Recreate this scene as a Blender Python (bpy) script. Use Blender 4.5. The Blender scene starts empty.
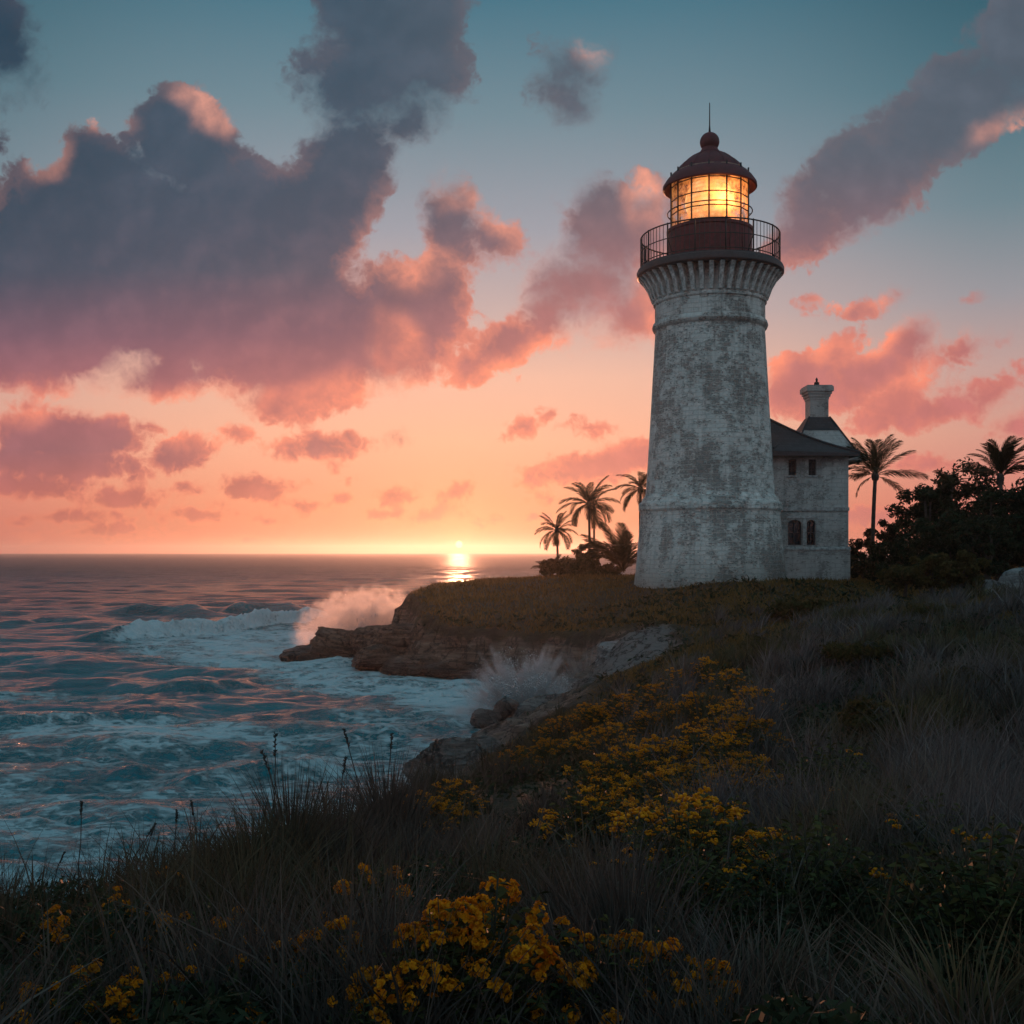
import bpy, bmesh, math, random
import numpy as np
from mathutils import Vector, Matrix

SC = bpy.context.scene
COL = SC.collection
R = math.radians
random.seed(7)
RNG = np.random.default_rng(11)

# ------------------------------------------------------------------ camera
F = 1100.0                       # focal length in photograph pixels (1024 wide)
CAM_Z = 6.0                      # metres above the sea
HORIZON = 553.0
cam = bpy.data.cameras.new('camera')
cam.sensor_width = 36.0
cam.lens = 36.0 * F / 1024.0
cam.shift_y = (HORIZON - 1.2 - 512.0) / 1024.0
cam.clip_start = 0.05
cam.clip_end = 30000
cam_ob = bpy.data.objects.new('camera', cam)
COL.objects.link(cam_ob)
cam_ob.location = (0, 0, CAM_Z)
cam_ob.rotation_euler = (R(90), 0, 0)
SC.camera = cam_ob

SC.view_settings.view_transform = 'Standard'
SC.view_settings.look = 'None'
SC.view_settings.gamma = 1
SC.view_settings.exposure = 0.0
SC.render.engine = 'CYCLES'
SC.cycles.max_bounces = 6
SC.cycles.diffuse_bounces = 2
SC.cycles.glossy_bounces = 3
SC.cycles.transmission_bounces = 4
SC.cycles.transparent_max_bounces = 12
SC.cycles.volume_bounces = 1
SC.cycles.sample_clamp_indirect = 4.0
SC.cycles.use_denoising = True

def srgb(r, g, b):
    def f(c):
        c /= 255.0
        return c / 12.92 if c <= 0.04045 else ((c + 0.055) / 1.055) ** 2.4
    return (f(r), f(g), f(b), 1.0)

# ------------------------------------------------------------------ node helper
class NB:
    """Small builder: each call adds one node and returns its output socket."""
    def __init__(self, tree):
        self.t = tree
        self.n = tree.nodes
        self.l = tree.links
    def node(self, kind, **kw):
        n = self.n.new(kind)
        for k, v in kw.items():
            setattr(n, k, v)
        return n
    def put(self, sock, v):
        if isinstance(v, bpy.types.NodeSocket):
            self.l.new(v, sock)
        elif v is not None:
            if sock.type in ('VECTOR', 'RGBA') and isinstance(v, (int, float)):
                v = (v, v, v) if sock.type == 'VECTOR' else (v, v, v, 1)
            sock.default_value = v
    def m(self, op, a, b=None, c=None, clamp=False):
        n = self.node('ShaderNodeMath', operation=op, use_clamp=clamp)
        for s, v in zip(n.inputs, (a, b, c)):
            self.put(s, v)
        return n.outputs[0]
    def add(self, a, b): return self.m('ADD', a, b)
    def sub(self, a, b): return self.m('SUBTRACT', a, b)
    def mul(self, a, b): return self.m('MULTIPLY', a, b)
    def div(self, a, b): return self.m('DIVIDE', a, b)
    def v(self, op, a, b=None, scale=None):
        n = self.node('ShaderNodeVectorMath', operation=op)
        self.put(n.inputs[0], a)
        if b is not None:
            self.put(n.inputs[1], b)
        if scale is not None:
            self.put(n.inputs['Scale'], scale)
        return n.outputs['Value'] if op in ('LENGTH', 'DISTANCE', 'DOT_PRODUCT') else n.outputs[0]
    def xyz(self, x, y, z):
        n = self.node('ShaderNodeCombineXYZ')
        for s, v in zip(n.inputs, (x, y, z)):
            self.put(s, v)
        return n.outputs[0]
    def sep(self, v):
        n = self.node('ShaderNodeSeparateXYZ')
        self.put(n.inputs[0], v)
        return n.outputs
    def ramp01(self, v, a, b, smooth=True):
        n = self.node('ShaderNodeMapRange', interpolation_type='SMOOTHSTEP' if smooth else 'LINEAR', clamp=True)
        self.put(n.inputs[0], v)
        self.put(n.inputs[1], a)
        self.put(n.inputs[2], b)
        return n.outputs[0]
    def noise(self, vec, scale=1.0, detail=4, rough=0.5, dist=0.0, dim='3D', color=False, lac=2.0):
        n = self.node('ShaderNodeTexNoise', noise_dimensions=dim)
        self.put(n.inputs['Vector'], vec)
        self.put(n.inputs['Scale'], scale)
        self.put(n.inputs['Detail'], detail)
        self.put(n.inputs['Roughness'], rough)
        self.put(n.inputs['Distortion'], dist)
        self.put(n.inputs['Lacunarity'], lac)
        return n.outputs['Color' if color else 'Fac']
    def voronoi(self, vec, scale=1.0, feature='F1', out='Distance', rand=1.0, smooth=None):
        n = self.node('ShaderNodeTexVoronoi', feature=feature)
        self.put(n.inputs['Vector'], vec)
        self.put(n.inputs['Scale'], scale)
        self.put(n.inputs['Randomness'], rand)
        if smooth is not None:
            self.put(n.inputs['Smoothness'], smooth)
        return n.outputs[out]
    def mapping(self, vec, loc=(0, 0, 0), rot=(0, 0, 0), scale=(1, 1, 1), kind='POINT'):
        n = self.node('ShaderNodeMapping', vector_type=kind)
        self.put(n.inputs[0], vec)
        n.inputs['Location'].default_value = loc
        n.inputs['Rotation'].default_value = rot
        n.inputs['Scale'].default_value = scale
        return n.outputs[0]
    def cramp(self, v, stops, interp='LINEAR'):
        n = self.node('ShaderNodeValToRGB')
        n.color_ramp.interpolation = interp
        e = n.color_ramp.elements
        while len(e) < len(stops):
            e.new(0.5)
        for el, (p, c) in zip(e, stops):
            el.position = p
            el.color = c if len(c) == 4 else (*c, 1)
        self.put(n.inputs[0], v)
        return n.outputs[0]
    def mix(self, f, a, b, blend='MIX'):
        n = self.node('ShaderNodeMix', data_type='RGBA', blend_type=blend)
        self.put(n.inputs[0], f)
        self.put(n.inputs[6], a)
        self.put(n.inputs[7], b)
        return n.outputs[2]

# ------------------------------------------------------------------ sky
SUN_AZ = math.atan2(459 - 512, F)            # a little left of straight ahead
SUN_EL = R(2.2)

world = bpy.data.worlds.new('World')
SC.world = world
world.use_nodes = True
world.cycles.sampling_method = 'MANUAL'
world.cycles.sample_map_resolution = 512

def build_sky():
    t = world.node_tree
    t.nodes.clear()
    b = NB(t)
    d = b.node('ShaderNodeTexCoord').outputs['Generated']
    x, y, z = b.sep(d)
    ay = b.m('MAXIMUM', b.m('ABSOLUTE', y), 0.04)
    # gnomonic sky coordinates, one unit = 100 photograph pixels, origin on the horizon straight ahead
    U = b.mul(b.div(x, ay), F / 100)
    V = b.mul(b.div(z, ay), F / 100)
    P = b.xyz(U, V, b.m('LESS_THAN', y, 0.0))
    PN = b.mapping(P, (3.1, 1.7, 0.4), (0.7, 0.45, 0.35))      # tilted so that no noise lattice lines show

    # ---- clear sky
    hor = b.m('SQRT', b.m('MAXIMUM', b.sub(1.0, b.mul(z, z)), 1e-4))
    cosaz = b.div(b.add(b.mul(x, math.sin(SUN_AZ)), b.mul(y, math.cos(SUN_AZ))), hor)
    near_c = b.cramp(z, [(0, srgb(206, 112, 92)), (0.045, srgb(232, 148, 118)), (0.10, srgb(244, 178, 148)),
                         (0.155, srgb(236, 184, 162)), (0.21, srgb(198, 172, 168)), (0.28, srgb(156, 158, 168)),
                         (0.37, srgb(112, 138, 150)), (0.45, srgb(70, 116, 134)), (0.7, srgb(76, 122, 140)), (1, srgb(92, 134, 150))])
    side_c = b.cramp(z, [(0, srgb(190, 98, 94)), (0.05, srgb(212, 130, 117)), (0.10, srgb(214, 154, 138)),
                         (0.155, srgb(192, 158, 152)), (0.21, srgb(152, 150, 156)), (0.28, srgb(108, 132, 142)),
                         (0.37, srgb(68, 108, 122)), (0.45, srgb(40, 84, 100)), (0.7, srgb(70, 112, 130)), (1, srgb(92, 134, 150))])
    back_c = b.cramp(z, [(0, srgb(120, 134, 148)), (0.10, srgb(142, 158, 172)), (0.3, srgb(150, 180, 192)),
                         (0.6, srgb(132, 166, 180)), (1, srgb(92, 134, 150))])
    f1 = b.ramp01(cosaz, 0.885, 1.0)
    f2 = b.ramp01(cosaz, -0.6, 0.70)
    sky = b.mix(f1, b.mix(f2, back_c, side_c), near_c)
    sd = (math.sin(SUN_AZ) * math.cos(0.0066), math.cos(SUN_AZ) * math.cos(0.0066), math.sin(0.0066))
    ang = b.m('ARCCOSINE', b.m('MINIMUM', b.v('DOT_PRODUCT', d, sd), 1.0))
    glow = b.m('EXPONENT', b.mul(ang, -1 / 0.055))
    sky = b.mix(b.mul(glow, 0.35), sky, srgb(255, 206, 140))
    glow2 = b.m('EXPONENT', b.mul(ang, -1 / 0.012))

    # ---- clouds: ellipses (px, py, rx, ry, tilt) softened and torn by noise
    w1 = b.noise(PN, 0.75, 3, 0.5, color=True)
    w2 = b.noise(PN, 3.2, 4, 0.6, color=True)
    lowf = b.ramp01(V, 0.3, 2.6)                 # 0 near the horizon (far, small clouds) .. 1 high
    warp = b.v('SCALE', b.v('SUBTRACT', w1, (0.5, 0.5, 0.5)), scale=b.add(0.14, b.mul(lowf, 0.42)))
    warp2 = b.v('SCALE', b.v('SUBTRACT', w2, (0.5, 0.5, 0.5)), scale=b.add(0.12, b.mul(lowf, 0.08)))
    Q = b.v('MULTIPLY', b.v('ADD', b.v('ADD', P, warp), warp2), (1, 1, 0))

    def blobs(lst, soft, start):
        rows = []
        for k in reversed(range(len(lst))):      # created last to first: keeps the shader's stack small
            sm = b.node('ShaderNodeMath', operation='SMOOTH_MAX') if k else None
            ma = b.node('ShaderNodeMath', operation='MULTIPLY_ADD')
            ln = b.node('ShaderNodeVectorMath', operation='LENGTH')
            mp = b.node('ShaderNodeMapping', vector_type='TEXTURE')
            rows.append((sm, ma, ln, mp))
        rows.reverse()
        acc, q, k = None, start, 0
        for (px, py, rx, ry, a), (sm, ma, ln, mp) in zip(lst, rows):
            k += 1
            if k % 8 == 0:                       # makes the renderer evaluate the list in short batches
                q = b.v('MULTIPLY_ADD', acc, (1e-6, 1e-6, 1e-6), None)
                b.put(q.node.inputs[2], Q)
            b.put(mp.inputs[0], q)
            mp.inputs['Location'].default_value = (px / 100 - 5.12, (HORIZON - py) / 100, 0)
            mp.inputs['Rotation'].default_value = (0, 0, R(a))
            mp.inputs['Scale'].default_value = (rx / 100 * 1.02 + 0.02, ry / 100 * 1.02 + 0.02, 1)
            b.put(ln.inputs[0], mp.outputs[0])
            r = min(rx, ry) / 100 + 0.02
            b.put(ma.inputs[0], ln.outputs['Value'])
            ma.inputs[1].default_value = -r
            ma.inputs[2].default_value = r
            if sm is None:
                acc = ma.outputs[0]
            else:
                b.put(sm.inputs[0], acc)
                b.put(sm.inputs[1], ma.outputs[0])
                sm.inputs[2].default_value = soft
                acc = sm.outputs[0]
        return acc

    hi = [(150, 265, 215, 110, 0), (172, 160, 68, 66, 0), (92, 178, 52, 52, 15), (52, 200, 44, 36, 0), (165, 372, 125, 30, 0), (275, 225, 95, 70, 0), (290, 325, 130, 80, -8),
          (300, 388, 92, 34, 0), (55, 350, 130, 48, 0), (-20, 300, 110, 90, 0),
          (400, 10, 78, 92, 0), (382, 85, 96, 66, 0), (335, 175, 58, 88, -15),
          (458, 228, 30, 60, 8), (492, 240, 32, 26, -35), (440, 310, 34, 70, -12), (392, 305, 48, 48, 0), (385, 355, 50, 40, 0),
          (612, 238, 64, 68, 0), (585, 290, 86, 52, 22), (652, 228, 44, 62, 0), (505, 345, 50, 26, 20), (630, 312, 78, 40, 20), (472, 374, 26, 17, 20),
          (562, 68, 52, 36, 8), (576, 100, 26, 26, 0),
          (-8, 40, 44, 64, 0), (24, 80, 20, 30, 0), (-12, 140, 12, 16, 0),
          (965, 102, 122, 54, 32), (862, 180, 98, 50, 30), (1018, 45, 80, 52, 40), (812, 226, 56, 28, 30)]
    lo = [(800, 382, 58, 34, 10), (832, 358, 44, 22, 30), (872, 378, 66, 26, 15), (912, 346, 32, 22, 32), (962, 356, 48, 17, 18),
          (930, 412, 58, 19, 8), (985, 398, 50, 16, 22), (900, 405, 32, 24, 40), (852, 305, 34, 11, 5), (892, 298, 22, 7, 8), (1015, 428, 34, 15, 15),
          (600, 466, 74, 17, 10), (565, 477, 44, 11, 0), (645, 455, 34, 16, 10), (520, 431, 14, 8, 25), (546, 413, 7, 5, 0), (582, 428, 24, 6, 0),
          (70, 434, 98, 28, 0), (45, 462, 120, 20, 0), (182, 457, 40, 18, 12), (30, 486, 80, 15, 0), (240, 436, 17, 9, 0),
          (325, 446, 50, 15, 0), (394, 442, 19, 7, 0), (335, 468, 14, 7, 0), (255, 488, 48, 13, 0), (185, 489, 19, 9, 0),
          (340, 499, 17, 7, 0), (300, 505, 26, 7, 0), (392, 498, 22, 11, 0), (383, 514, 22, 6, 0), (456, 496, 22, 10, 25),
          (432, 517, 42, 9, 12), (495, 523, 19, 8, 0), (125, 500, 48, 10, 0), (60, 518, 70, 8, 0), (200, 516, 60, 7, 0), (120, 418, 40, 9, 0), (30, 408, 24, 8, 0), (215, 505, 20, 6, 0), (270, 520, 40, 6, 0), (100, 535, 80, 6, 0), (345, 478, 10, 5, 0),
          (250, 540, 60, 5, 0), (545, 500, 14, 5, 0), (535, 520, 18, 5, 0), (930, 470, 30, 8, 0), (1000, 470, 30, 8, 0), (860, 520, 60, 10, 0), (800, 300, 10, 5, 0), (965, 310, 18, 6, 25)]
    def after(a):
        q = b.v('MULTIPLY_ADD', a, (1e-6, 1e-6, 1e-6))
        b.put(q.node.inputs[2], Q)
        return q
    bh = blobs(hi, 0.18, Q)
    bl = blobs(lo, 0.05, after(bh))
    dens = b.m('SMOOTH_MAX', bh, bl, 0.05)
    n1 = b.noise(PN, 1.5, 5, 0.5)
    sun_dir = b.v('NORMALIZE', b.v('SUBTRACT', ((459 - 512) / 100, 0.3, 0), P))
    P2 = b.mapping(b.v('ADD', P, b.v('SCALE', sun_dir, scale=0.16)), (3.1, 1.7, 0.4), (0.7, 0.45, 0.35))
    n1b = b.noise(P2, 1.5, 5, 0.5)
    PV = b.v('ADD', PN, b.v('SCALE', b.v('SUBTRACT', w2, (0.5, 0.5, 0.5)), scale=0.25))
    n2 = b.m('ABSOLUTE', b.mul(b.sub(b.noise(PV, 3.4, 4, 0.5), 0.5), 2.6))
    amp1 = b.add(0.12, b.mul(lowf, 0.40))
    amp2 = b.add(0.16, b.mul(lowf, 0.03))
    den = b.add(b.add(dens, b.add(0.02, b.mul(lowf, 0.02))), b.add(b.mul(b.sub(n1, 0.5), amp1), b.mul(b.sub(n2, 0.3), amp2)))
    n3 = b.m('ABSOLUTE', b.mul(b.sub(b.noise(PV, 8.5, 3, 0.5), 0.5), 2.6))
    den = b.add(den, b.mul(b.sub(n3, 0.3), b.add(0.05, b.mul(lowf, 0.03))))
    edge = b.add(0.045, b.mul(lowf, b.add(0.03, b.mul(b.ramp01(b.noise(PN, 0.9, 2, 0.5), 0.42, 0.70), 0.42))))
    alpha = b.ramp01(den, -0.02, edge)
    alpha = b.mul(alpha, b.sub(1.0, b.mul(b.sub(1.0, lowf), b.mul(glow, 0.25))))

    # light blobs: flanks that catch the low sun
    lit = [(212, 116, 20, 24, 0), (198, 100, 22, 10, -20), (48, 160, 14, 22, -35), (95, 118, 26, 8, 0), (452, 186, 20, 24, 0), (418, 276, 22, 12, 30), (492, 210, 34, 14, -45),
           (655, 200, 26, 40, 0), (588, 48, 18, 14, -20), (1005, 130, 34, 14, 20), (895, 335, 40, 14, 35),
           (825, 352, 30, 12, 0), (905, 392, 34, 14, 40), (770, 360, 16, 20, 0), (960, 340, 26, 8, 20), (885, 297, 12, 8, 0), (832, 300, 14, 10, 0),
           (310, 396, 120, 14, 6), (130, 398, 130, 10, 0), (395, 345, 30, 40, 0), (420, 275, 30, 16, 20), (570, 350, 100, 12, 20), (665, 300, 26, 46, 0), (20, 415, 30, 10, 0),
           (190, 445, 30, 12, 0), (215, 436, 60, 14, 0)]
    lt = b.ramp01(blobs(lit, 0.08, after(bl)), -0.10, 0.14)
    grad = b.ramp01(b.add(b.mul(b.sub(n1, n1b), 2.4), b.mul(b.sub(n2, 0.3), 0.35)), -0.45, 0.75)
    thin = b.sub(1.0, b.ramp01(den, 0.0, b.add(0.09, b.mul(lowf, 0.19))))
    nearsun = b.m('EXPONENT', b.mul(b.v('LENGTH', b.v('MULTIPLY', b.v('SUBTRACT', P, (-0.53, 0.2, 0)), (0.8, 1.25, 0))), -0.50))
    L = b.add(b.mul(b.mul(lt, b.add(0.25, b.mul(grad, 0.85))), b.sub(1.0, b.mul(b.ramp01(den, 0.12, 0.55), 0.75))), b.add(b.mul(nearsun, b.add(0.16, b.mul(grad, 0.5))), b.mul(thin, b.mul(b.m('POWER', nearsun, 0.42), b.sub(1.0, b.mul(b.ramp01(V, 2.6, 4.2), 0.75))))))
    L = b.m('MINIMUM', L, 1.0)
    vz = b.mul(V, 1 / 6.0)
    core = b.cramp(vz, [(0, srgb(190, 98, 92)), (0.10, srgb(176, 98, 100)), (0.17, srgb(142, 92, 106)), (0.26, srgb(164, 98, 108)),
                        (0.36, srgb(118, 86, 106)), (0.47, srgb(54, 76, 98)), (0.65, srgb(52, 78, 98)), (0.9, srgb(58, 82, 100))])
    core = b.mix(b.ramp01(U, -2.0, 1.0), core, b.mix(b.ramp01(V, 1.0, 4.2), srgb(200, 116, 114), srgb(84, 96, 110)))
    core = b.mix(b.mul(b.ramp01(U, -2.8, -5.2), b.ramp01(V, 1.6, 4.4)), core, srgb(36, 64, 84))
    shade = b.add(0.9, b.mul(grad, 0.2))
    core = b.mix(1.0, core, b.xyz(shade, shade, shade), 'MULTIPLY')
    lc = b.cramp(vz, [(0, srgb(255, 150, 108)), (0.15, srgb(250, 142, 116)), (0.35, srgb(255, 146, 116)), (0.6, srgb(255, 166, 138)), (0.85, srgb(246, 172, 150))])
    cl = b.mix(b.m('POWER', L, 1.15), core, lc)
    sky = b.mix(b.mul(alpha, 0.97), sky, cl)

    # haze bank along the horizon
    hz = b.m('EXPONENT', b.mul(b.m('MAXIMUM', z, 0.0), -60.0))
    sky = b.mix(b.mul(hz, 0.35), sky, b.mix(f1, srgb(196, 112, 100), srgb(255, 158, 104)))
    # below the horizon: dark sea tone for rays that leave the scene downwards
    sky = b.mix(b.m('LESS_THAN', z, -0.004), sky, (0.03, 0.05, 0.06, 1))
    # the disc of the sun
    disc = b.ramp01(ang, 0.0036, 0.0026)
    sky = b.mix(b.mul(glow2, 0.3), sky, srgb(255, 226, 150))
    sky = b.mix(disc, sky, (2.2, 1.75, 0.75, 1))

    # physical twilight sky, a small share of the whole
    st = b.node('ShaderNodeTexSky', sky_type='NISHITA')
    st.sun_disc = False
    st.sun_elevation = SUN_EL
    st.sun_rotation = SUN_AZ
    bg = b.node('ShaderNodeBackground')
    b.put(bg.inputs[0], sky)
    bg.inputs[1].default_value = 1.0
    bg2 = b.node('ShaderNodeBackground')
    b.put(bg2.inputs[0], st.outputs[0])
    bg2.inputs[1].default_value = 0.004
    ad = b.node('ShaderNodeAddShader')
    b.l.new(bg.outputs[0], ad.inputs[0])
    b.l.new(bg2.outputs[0], ad.inputs[1])
    out = b.node('ShaderNodeOutputWorld')
    b.l.new(ad.outputs[0], out.inputs[0])

build_sky()

# ------------------------------------------------------------------ sun
sl = bpy.data.lights.new('sun', 'SUN')
sl.energy = 1.25
sl.color = (1.0, 0.38, 0.20)
sl.angle = R(0.6)
sun = bpy.data.objects.new('sun', sl)
COL.objects.link(sun)
sdir = Vector((math.sin(SUN_AZ) * math.cos(SUN_EL), math.cos(SUN_AZ) * math.cos(SUN_EL), math.sin(SUN_EL)))
sun.rotation_euler = sdir.to_track_quat('Z', 'Y').to_euler()
sun.location = sdir * 200

# ------------------------------------------------------------------ tools
def _hash(ix, iy, iz):
    h = (ix.astype(np.int64) * 374761393 + iy.astype(np.int64) * 668265263 + iz.astype(np.int64) * 2147483647) & 0xFFFFFFFF
    h = ((h ^ (h >> 13)) * 1274126177) & 0xFFFFFFFF
    return h ^ (h >> 16)

def perlin(p):
    """Gradient noise, about -1..1, at the (n, 3) points p."""
    i = np.floor(p).astype(np.int64)
    f = p - i
    u = f * f * f * (f * (f * 6 - 15) + 10)
    out = 0.0
    for dx in (0, 1):
        wx = u[:, 0] if dx else 1 - u[:, 0]
        for dy in (0, 1):
            wy = u[:, 1] if dy else 1 - u[:, 1]
            for dz in (0, 1):
                wz = u[:, 2] if dz else 1 - u[:, 2]
                h = _hash(i[:, 0] + dx, i[:, 1] + dy, i[:, 2] + dz)
                gx = ((h & 255) / 127.5 - 1)
                gy = (((h >> 8) & 255) / 127.5 - 1)
                gz = (((h >> 16) & 255) / 127.5 - 1)
                out = out + wx * wy * wz * (gx * (f[:, 0] - dx) + gy * (f[:, 1] - dy) + gz * (f[:, 2] - dz))
    return out

def fbm(p, octaves=4, gain=0.5, ridged=False):
    a, s, out, tot = 1.0, 1.0, 0.0, 0.0
    for k in range(octaves):
        n = perlin(p * s + 17.3 * k)
        if ridged:
            n = 0.5 - np.abs(n) * 1.4
        out = out + a * n
        tot += a
        a *= gain
        s *= 2.03
    return out / tot

def sstep(x, a, b):
    t = np.clip((x - a) / (b - a), 0, 1)
    return t * t * (3 - 2 * t)

def tag(o, label=None, cat=None, group=None, kind=None):
    for k, v in (('label', label), ('category', cat), ('group', group), ('kind', kind)):
        if v:
            o[k] = v
    return o

def mk(name, verts, faces, mat=None, parent=None, smooth=False, attrs=None, loc=None):
    """One mesh object from arrays: verts (n, 3), faces an (m, k) array or a list of index lists."""
    me = bpy.data.meshes.new(name)
    verts = np.asarray(verts, dtype=np.float32)
    if isinstance(faces, np.ndarray):
        me.vertices.add(len(verts))
        me.vertices.foreach_set('co', verts.ravel())
        n, k = faces.shape
        me.loops.add(n * k)
        me.loops.foreach_set('vertex_index', faces.astype(np.int32).ravel())
        me.polygons.add(n)
        me.polygons.foreach_set('loop_start', np.arange(0, n * k, k, dtype=np.int32))
        me.update(calc_edges=True)
    else:
        me.from_pydata([tuple(map(float, v)) for v in verts], [], faces)
        me.update()
    if smooth:
        me.polygons.foreach_set('use_smooth', np.ones(len(me.polygons), dtype=bool))
    for k, a in (attrs or {}).items():
        at = me.attributes.new(k, 'FLOAT', 'POINT')
        at.data.foreach_set('value', np.asarray(a, dtype=np.float32))
    if mat:
        me.materials.append(mat)
    return link(name, me, parent, loc)

def link(name, me, parent=None, loc=None):
    o = bpy.data.objects.new(name, me)
    COL.objects.link(o)
    if parent:
        o.parent = parent
    if loc is not None:
        o.location = loc
    return o

def empty(name, loc=(0, 0, 0), rz=0.0):
    o = bpy.data.objects.new(name, None)
    COL.objects.link(o)
    o.empty_display_size = 0.3
    o.location = loc
    o.rotation_euler = (0, 0, rz)
    return o

def copy_tree(o, parent=None):
    c = o.copy()
    COL.objects.link(c)
    c.parent = parent
    for ch in [q for q in SC.objects if q.parent == o]:
        copy_tree(ch, c)
    return c

class MB:
    """Gathers boxes, tubes and lathes into one mesh."""
    def __init__(self):
        self.v, self.f = [], []
    def raw(self, v, f):
        o = len(self.v)
        self.v += [tuple(map(float, q)) for q in v]
        self.f += [[i + o for i in q] for q in f]
    def box(self, x0, x1, y0, y1, z0, z1):
        self.raw([(x, y, z) for z in (z0, z1) for y in (y0, y1) for x in (x0, x1)],
                 [(0, 2, 3, 1), (4, 5, 7, 6), (0, 1, 5, 4), (2, 6, 7, 3), (0, 4, 6, 2), (1, 3, 7, 5)])
    def tube(self, pts, rad, seg=8, cap=True):
        pts = [Vector(p) for p in pts]
        rad = [rad] * len(pts) if isinstance(rad, (int, float)) else rad
        v, f = [], []
        ref = Vector((0.31, 0.95, 0.05))
        for i, p in enumerate(pts):
            d = (pts[min(i + 1, len(pts) - 1)] - pts[max(i - 1, 0)]).normalized()
            a = d.cross(ref if abs(d.dot(ref)) < 0.93 else Vector((1, 0, 0))).normalized()
            c = d.cross(a)
            for k in range(seg):
                t = 2 * math.pi * k / seg
                v.append(p + (a * math.cos(t) + c * math.sin(t)) * rad[i])
        for i in range(len(pts) - 1):
            for k in range(seg):
                k2 = (k + 1) % seg
                f.append((i * seg + k, i * seg + k2, (i + 1) * seg + k2, (i + 1) * seg + k))
        if cap:
            f.append(tuple(range(seg - 1, -1, -1)))
            f.append(tuple((len(pts) - 1) * seg + k for k in range(seg)))
        self.raw(v, f)
    def ring(self, r, z, rad, n=72, seg=6):
        v, f = [], []
        for i in range(n):
            t = 2 * math.pi * i / n
            for k in range(seg):
                s = 2 * math.pi * k / seg
                q = r + rad * math.cos(s)
                v.append((q * math.cos(t), q * math.sin(t), z + rad * math.sin(s)))
        for i in range(n):
            i2 = (i + 1) % n
            for k in range(seg):
                k2 = (k + 1) % seg
                f.append((i * seg + k, i2 * seg + k, i2 * seg + k2, i * seg + k2))
        self.raw(v, f)
    def lathe(self, prof, n=96, closed=False):
        v, f = [], []
        for r, z in prof:
            for k in range(n):
                t = 2 * math.pi * k / n
                v.append((r * math.cos(t), r * math.sin(t), z))
        m = len(prof)
        for i in range(m if closed else m - 1):
            i2 = (i + 1) % m
            for k in range(n):
                k2 = (k + 1) % n
                f.append((i * n + k, i * n + k2, i2 * n + k2, i2 * n + k))
        self.raw(v, f)
    def build(self, name, mat, parent=None, smooth=False, loc=None, sharp=None):
        o = mk(name, self.v, self.f, mat, parent, smooth, loc=loc)
        if sharp:
            o.data.polygons.foreach_set('use_smooth', np.ones(len(o.data.polygons), dtype=bool))
            o.data.set_sharp_from_angle(angle=R(sharp))
        return o

def material(name):
    m = bpy.data.materials.new(name)
    m.use_nodes = True
    b = NB(m.node_tree)
    p = b.n['Principled BSDF']
    return m, b, p

def coords(b, kind='Object'):
    return b.node('ShaderNodeTexCoord').outputs[kind]

def bump(b, p, h, strength=0.5, dist=0.05):
    n = b.node('ShaderNodeBump')
    n.inputs['Strength'].default_value = strength
    n.inputs['Distance'].default_value = dist
    b.put(n.inputs['Height'], h)
    b.put(p.inputs['Normal'], n.outputs[0])
    return n

def plain(name, col, rough=0.6, metal=0.0, var=0.25, scale=4.0):
    """A painted or bare surface with mottling and a slight unevenness."""
    m, b, p = material(name)
    c = coords(b)
    n = b.noise(c, scale, 5, 0.6)
    lo = tuple(x * (1 - var) for x in col[:3]) + (1,)
    hi = tuple(min(1, x * (1 + var)) for x in col[:3]) + (1,)
    b.put(p.inputs['Base Color'], b.mix(b.ramp01(n, 0.3, 0.7), lo, hi))
    b.put(p.inputs['Roughness'], b.add(rough - 0.12, b.mul(n, 0.24)))
    p.inputs['Metallic'].default_value = metal
    bump(b, p, n, 0.25, 0.02)
    return m

# ------------------------------------------------------------------ lie of the land (metres; y away from the camera, sea level at 0)
COAST = np.array([(-16, -60), (-10, -10), (-8, 0), (-7.2, 6), (-6.2, 12), (-4.7, 17), (-3.3, 22), (-2.3, 27), (-1.4, 31), (-0.6, 35),
                  (0.4, 38.4), (1.6, 41), (2.3, 44), (2.5, 48), (1.0, 50.6), (-2, 52), (-4.6, 53.6), (-5.5, 56), (-5.9, 59.5), (-6.7, 62.5), (-7.2, 67),
                  (-6.0, 75), (-2, 86), (6, 98), (20, 112), (60, 140), (300, 300), (900, 500), (900, -60)], dtype=float)
CTRL = np.array([(0, 0, 4.45), (-2.7, 5.5, 4.0), (-2.2, 9, 3.3), (-1.2, 14, 2.75), (0, 18, 2.3), (1.0, 24, 2.0), (0, 4, 4.3), (1, 8, 3.55), (1, 13, 3.0),
                 (3.9, 24, 3.0), (2, 20, 2.5), (4.9, 42, 2.7), (8, 42, 3.1), (2.9, 40, 1.3), (10.7, 56, 4.42), (15, 60, 4.38), (11, 50, 3.75), (16, 45, 3.75),
                 (18, 40, 4.3), (8, 18, 4.1), (4.3, 14, 3.5), (3.5, 8, 3.8), (2, 3, 4.3), (-2, 0, 4.4), (25, 30, 5), (30, 60, 4.6), (22, 52, 4.2),
                 (3, 70, 4.35), (-6.3, 62, 3.35), (-4, 57, 2.9), (0, 55, 2.6), (3, 53, 2.5), (5.5, 52, 3.0), (-1, 64, 3.65), (6, 62, 4.2), (10, 70, 4.4),
                 (12, 85, 4.0), (40, 100, 5), (100, 200, 8), (0, -20, 5), (-4, -10, 4.4), (20, 0, 5.5), (12, 10, 4.6), (300, 300, 10), (5, 35, 2.6), (2.2, 30, 1.9)], dtype=float)

def _rbf(d):
    return np.sqrt(d * d + 9.0)

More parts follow.
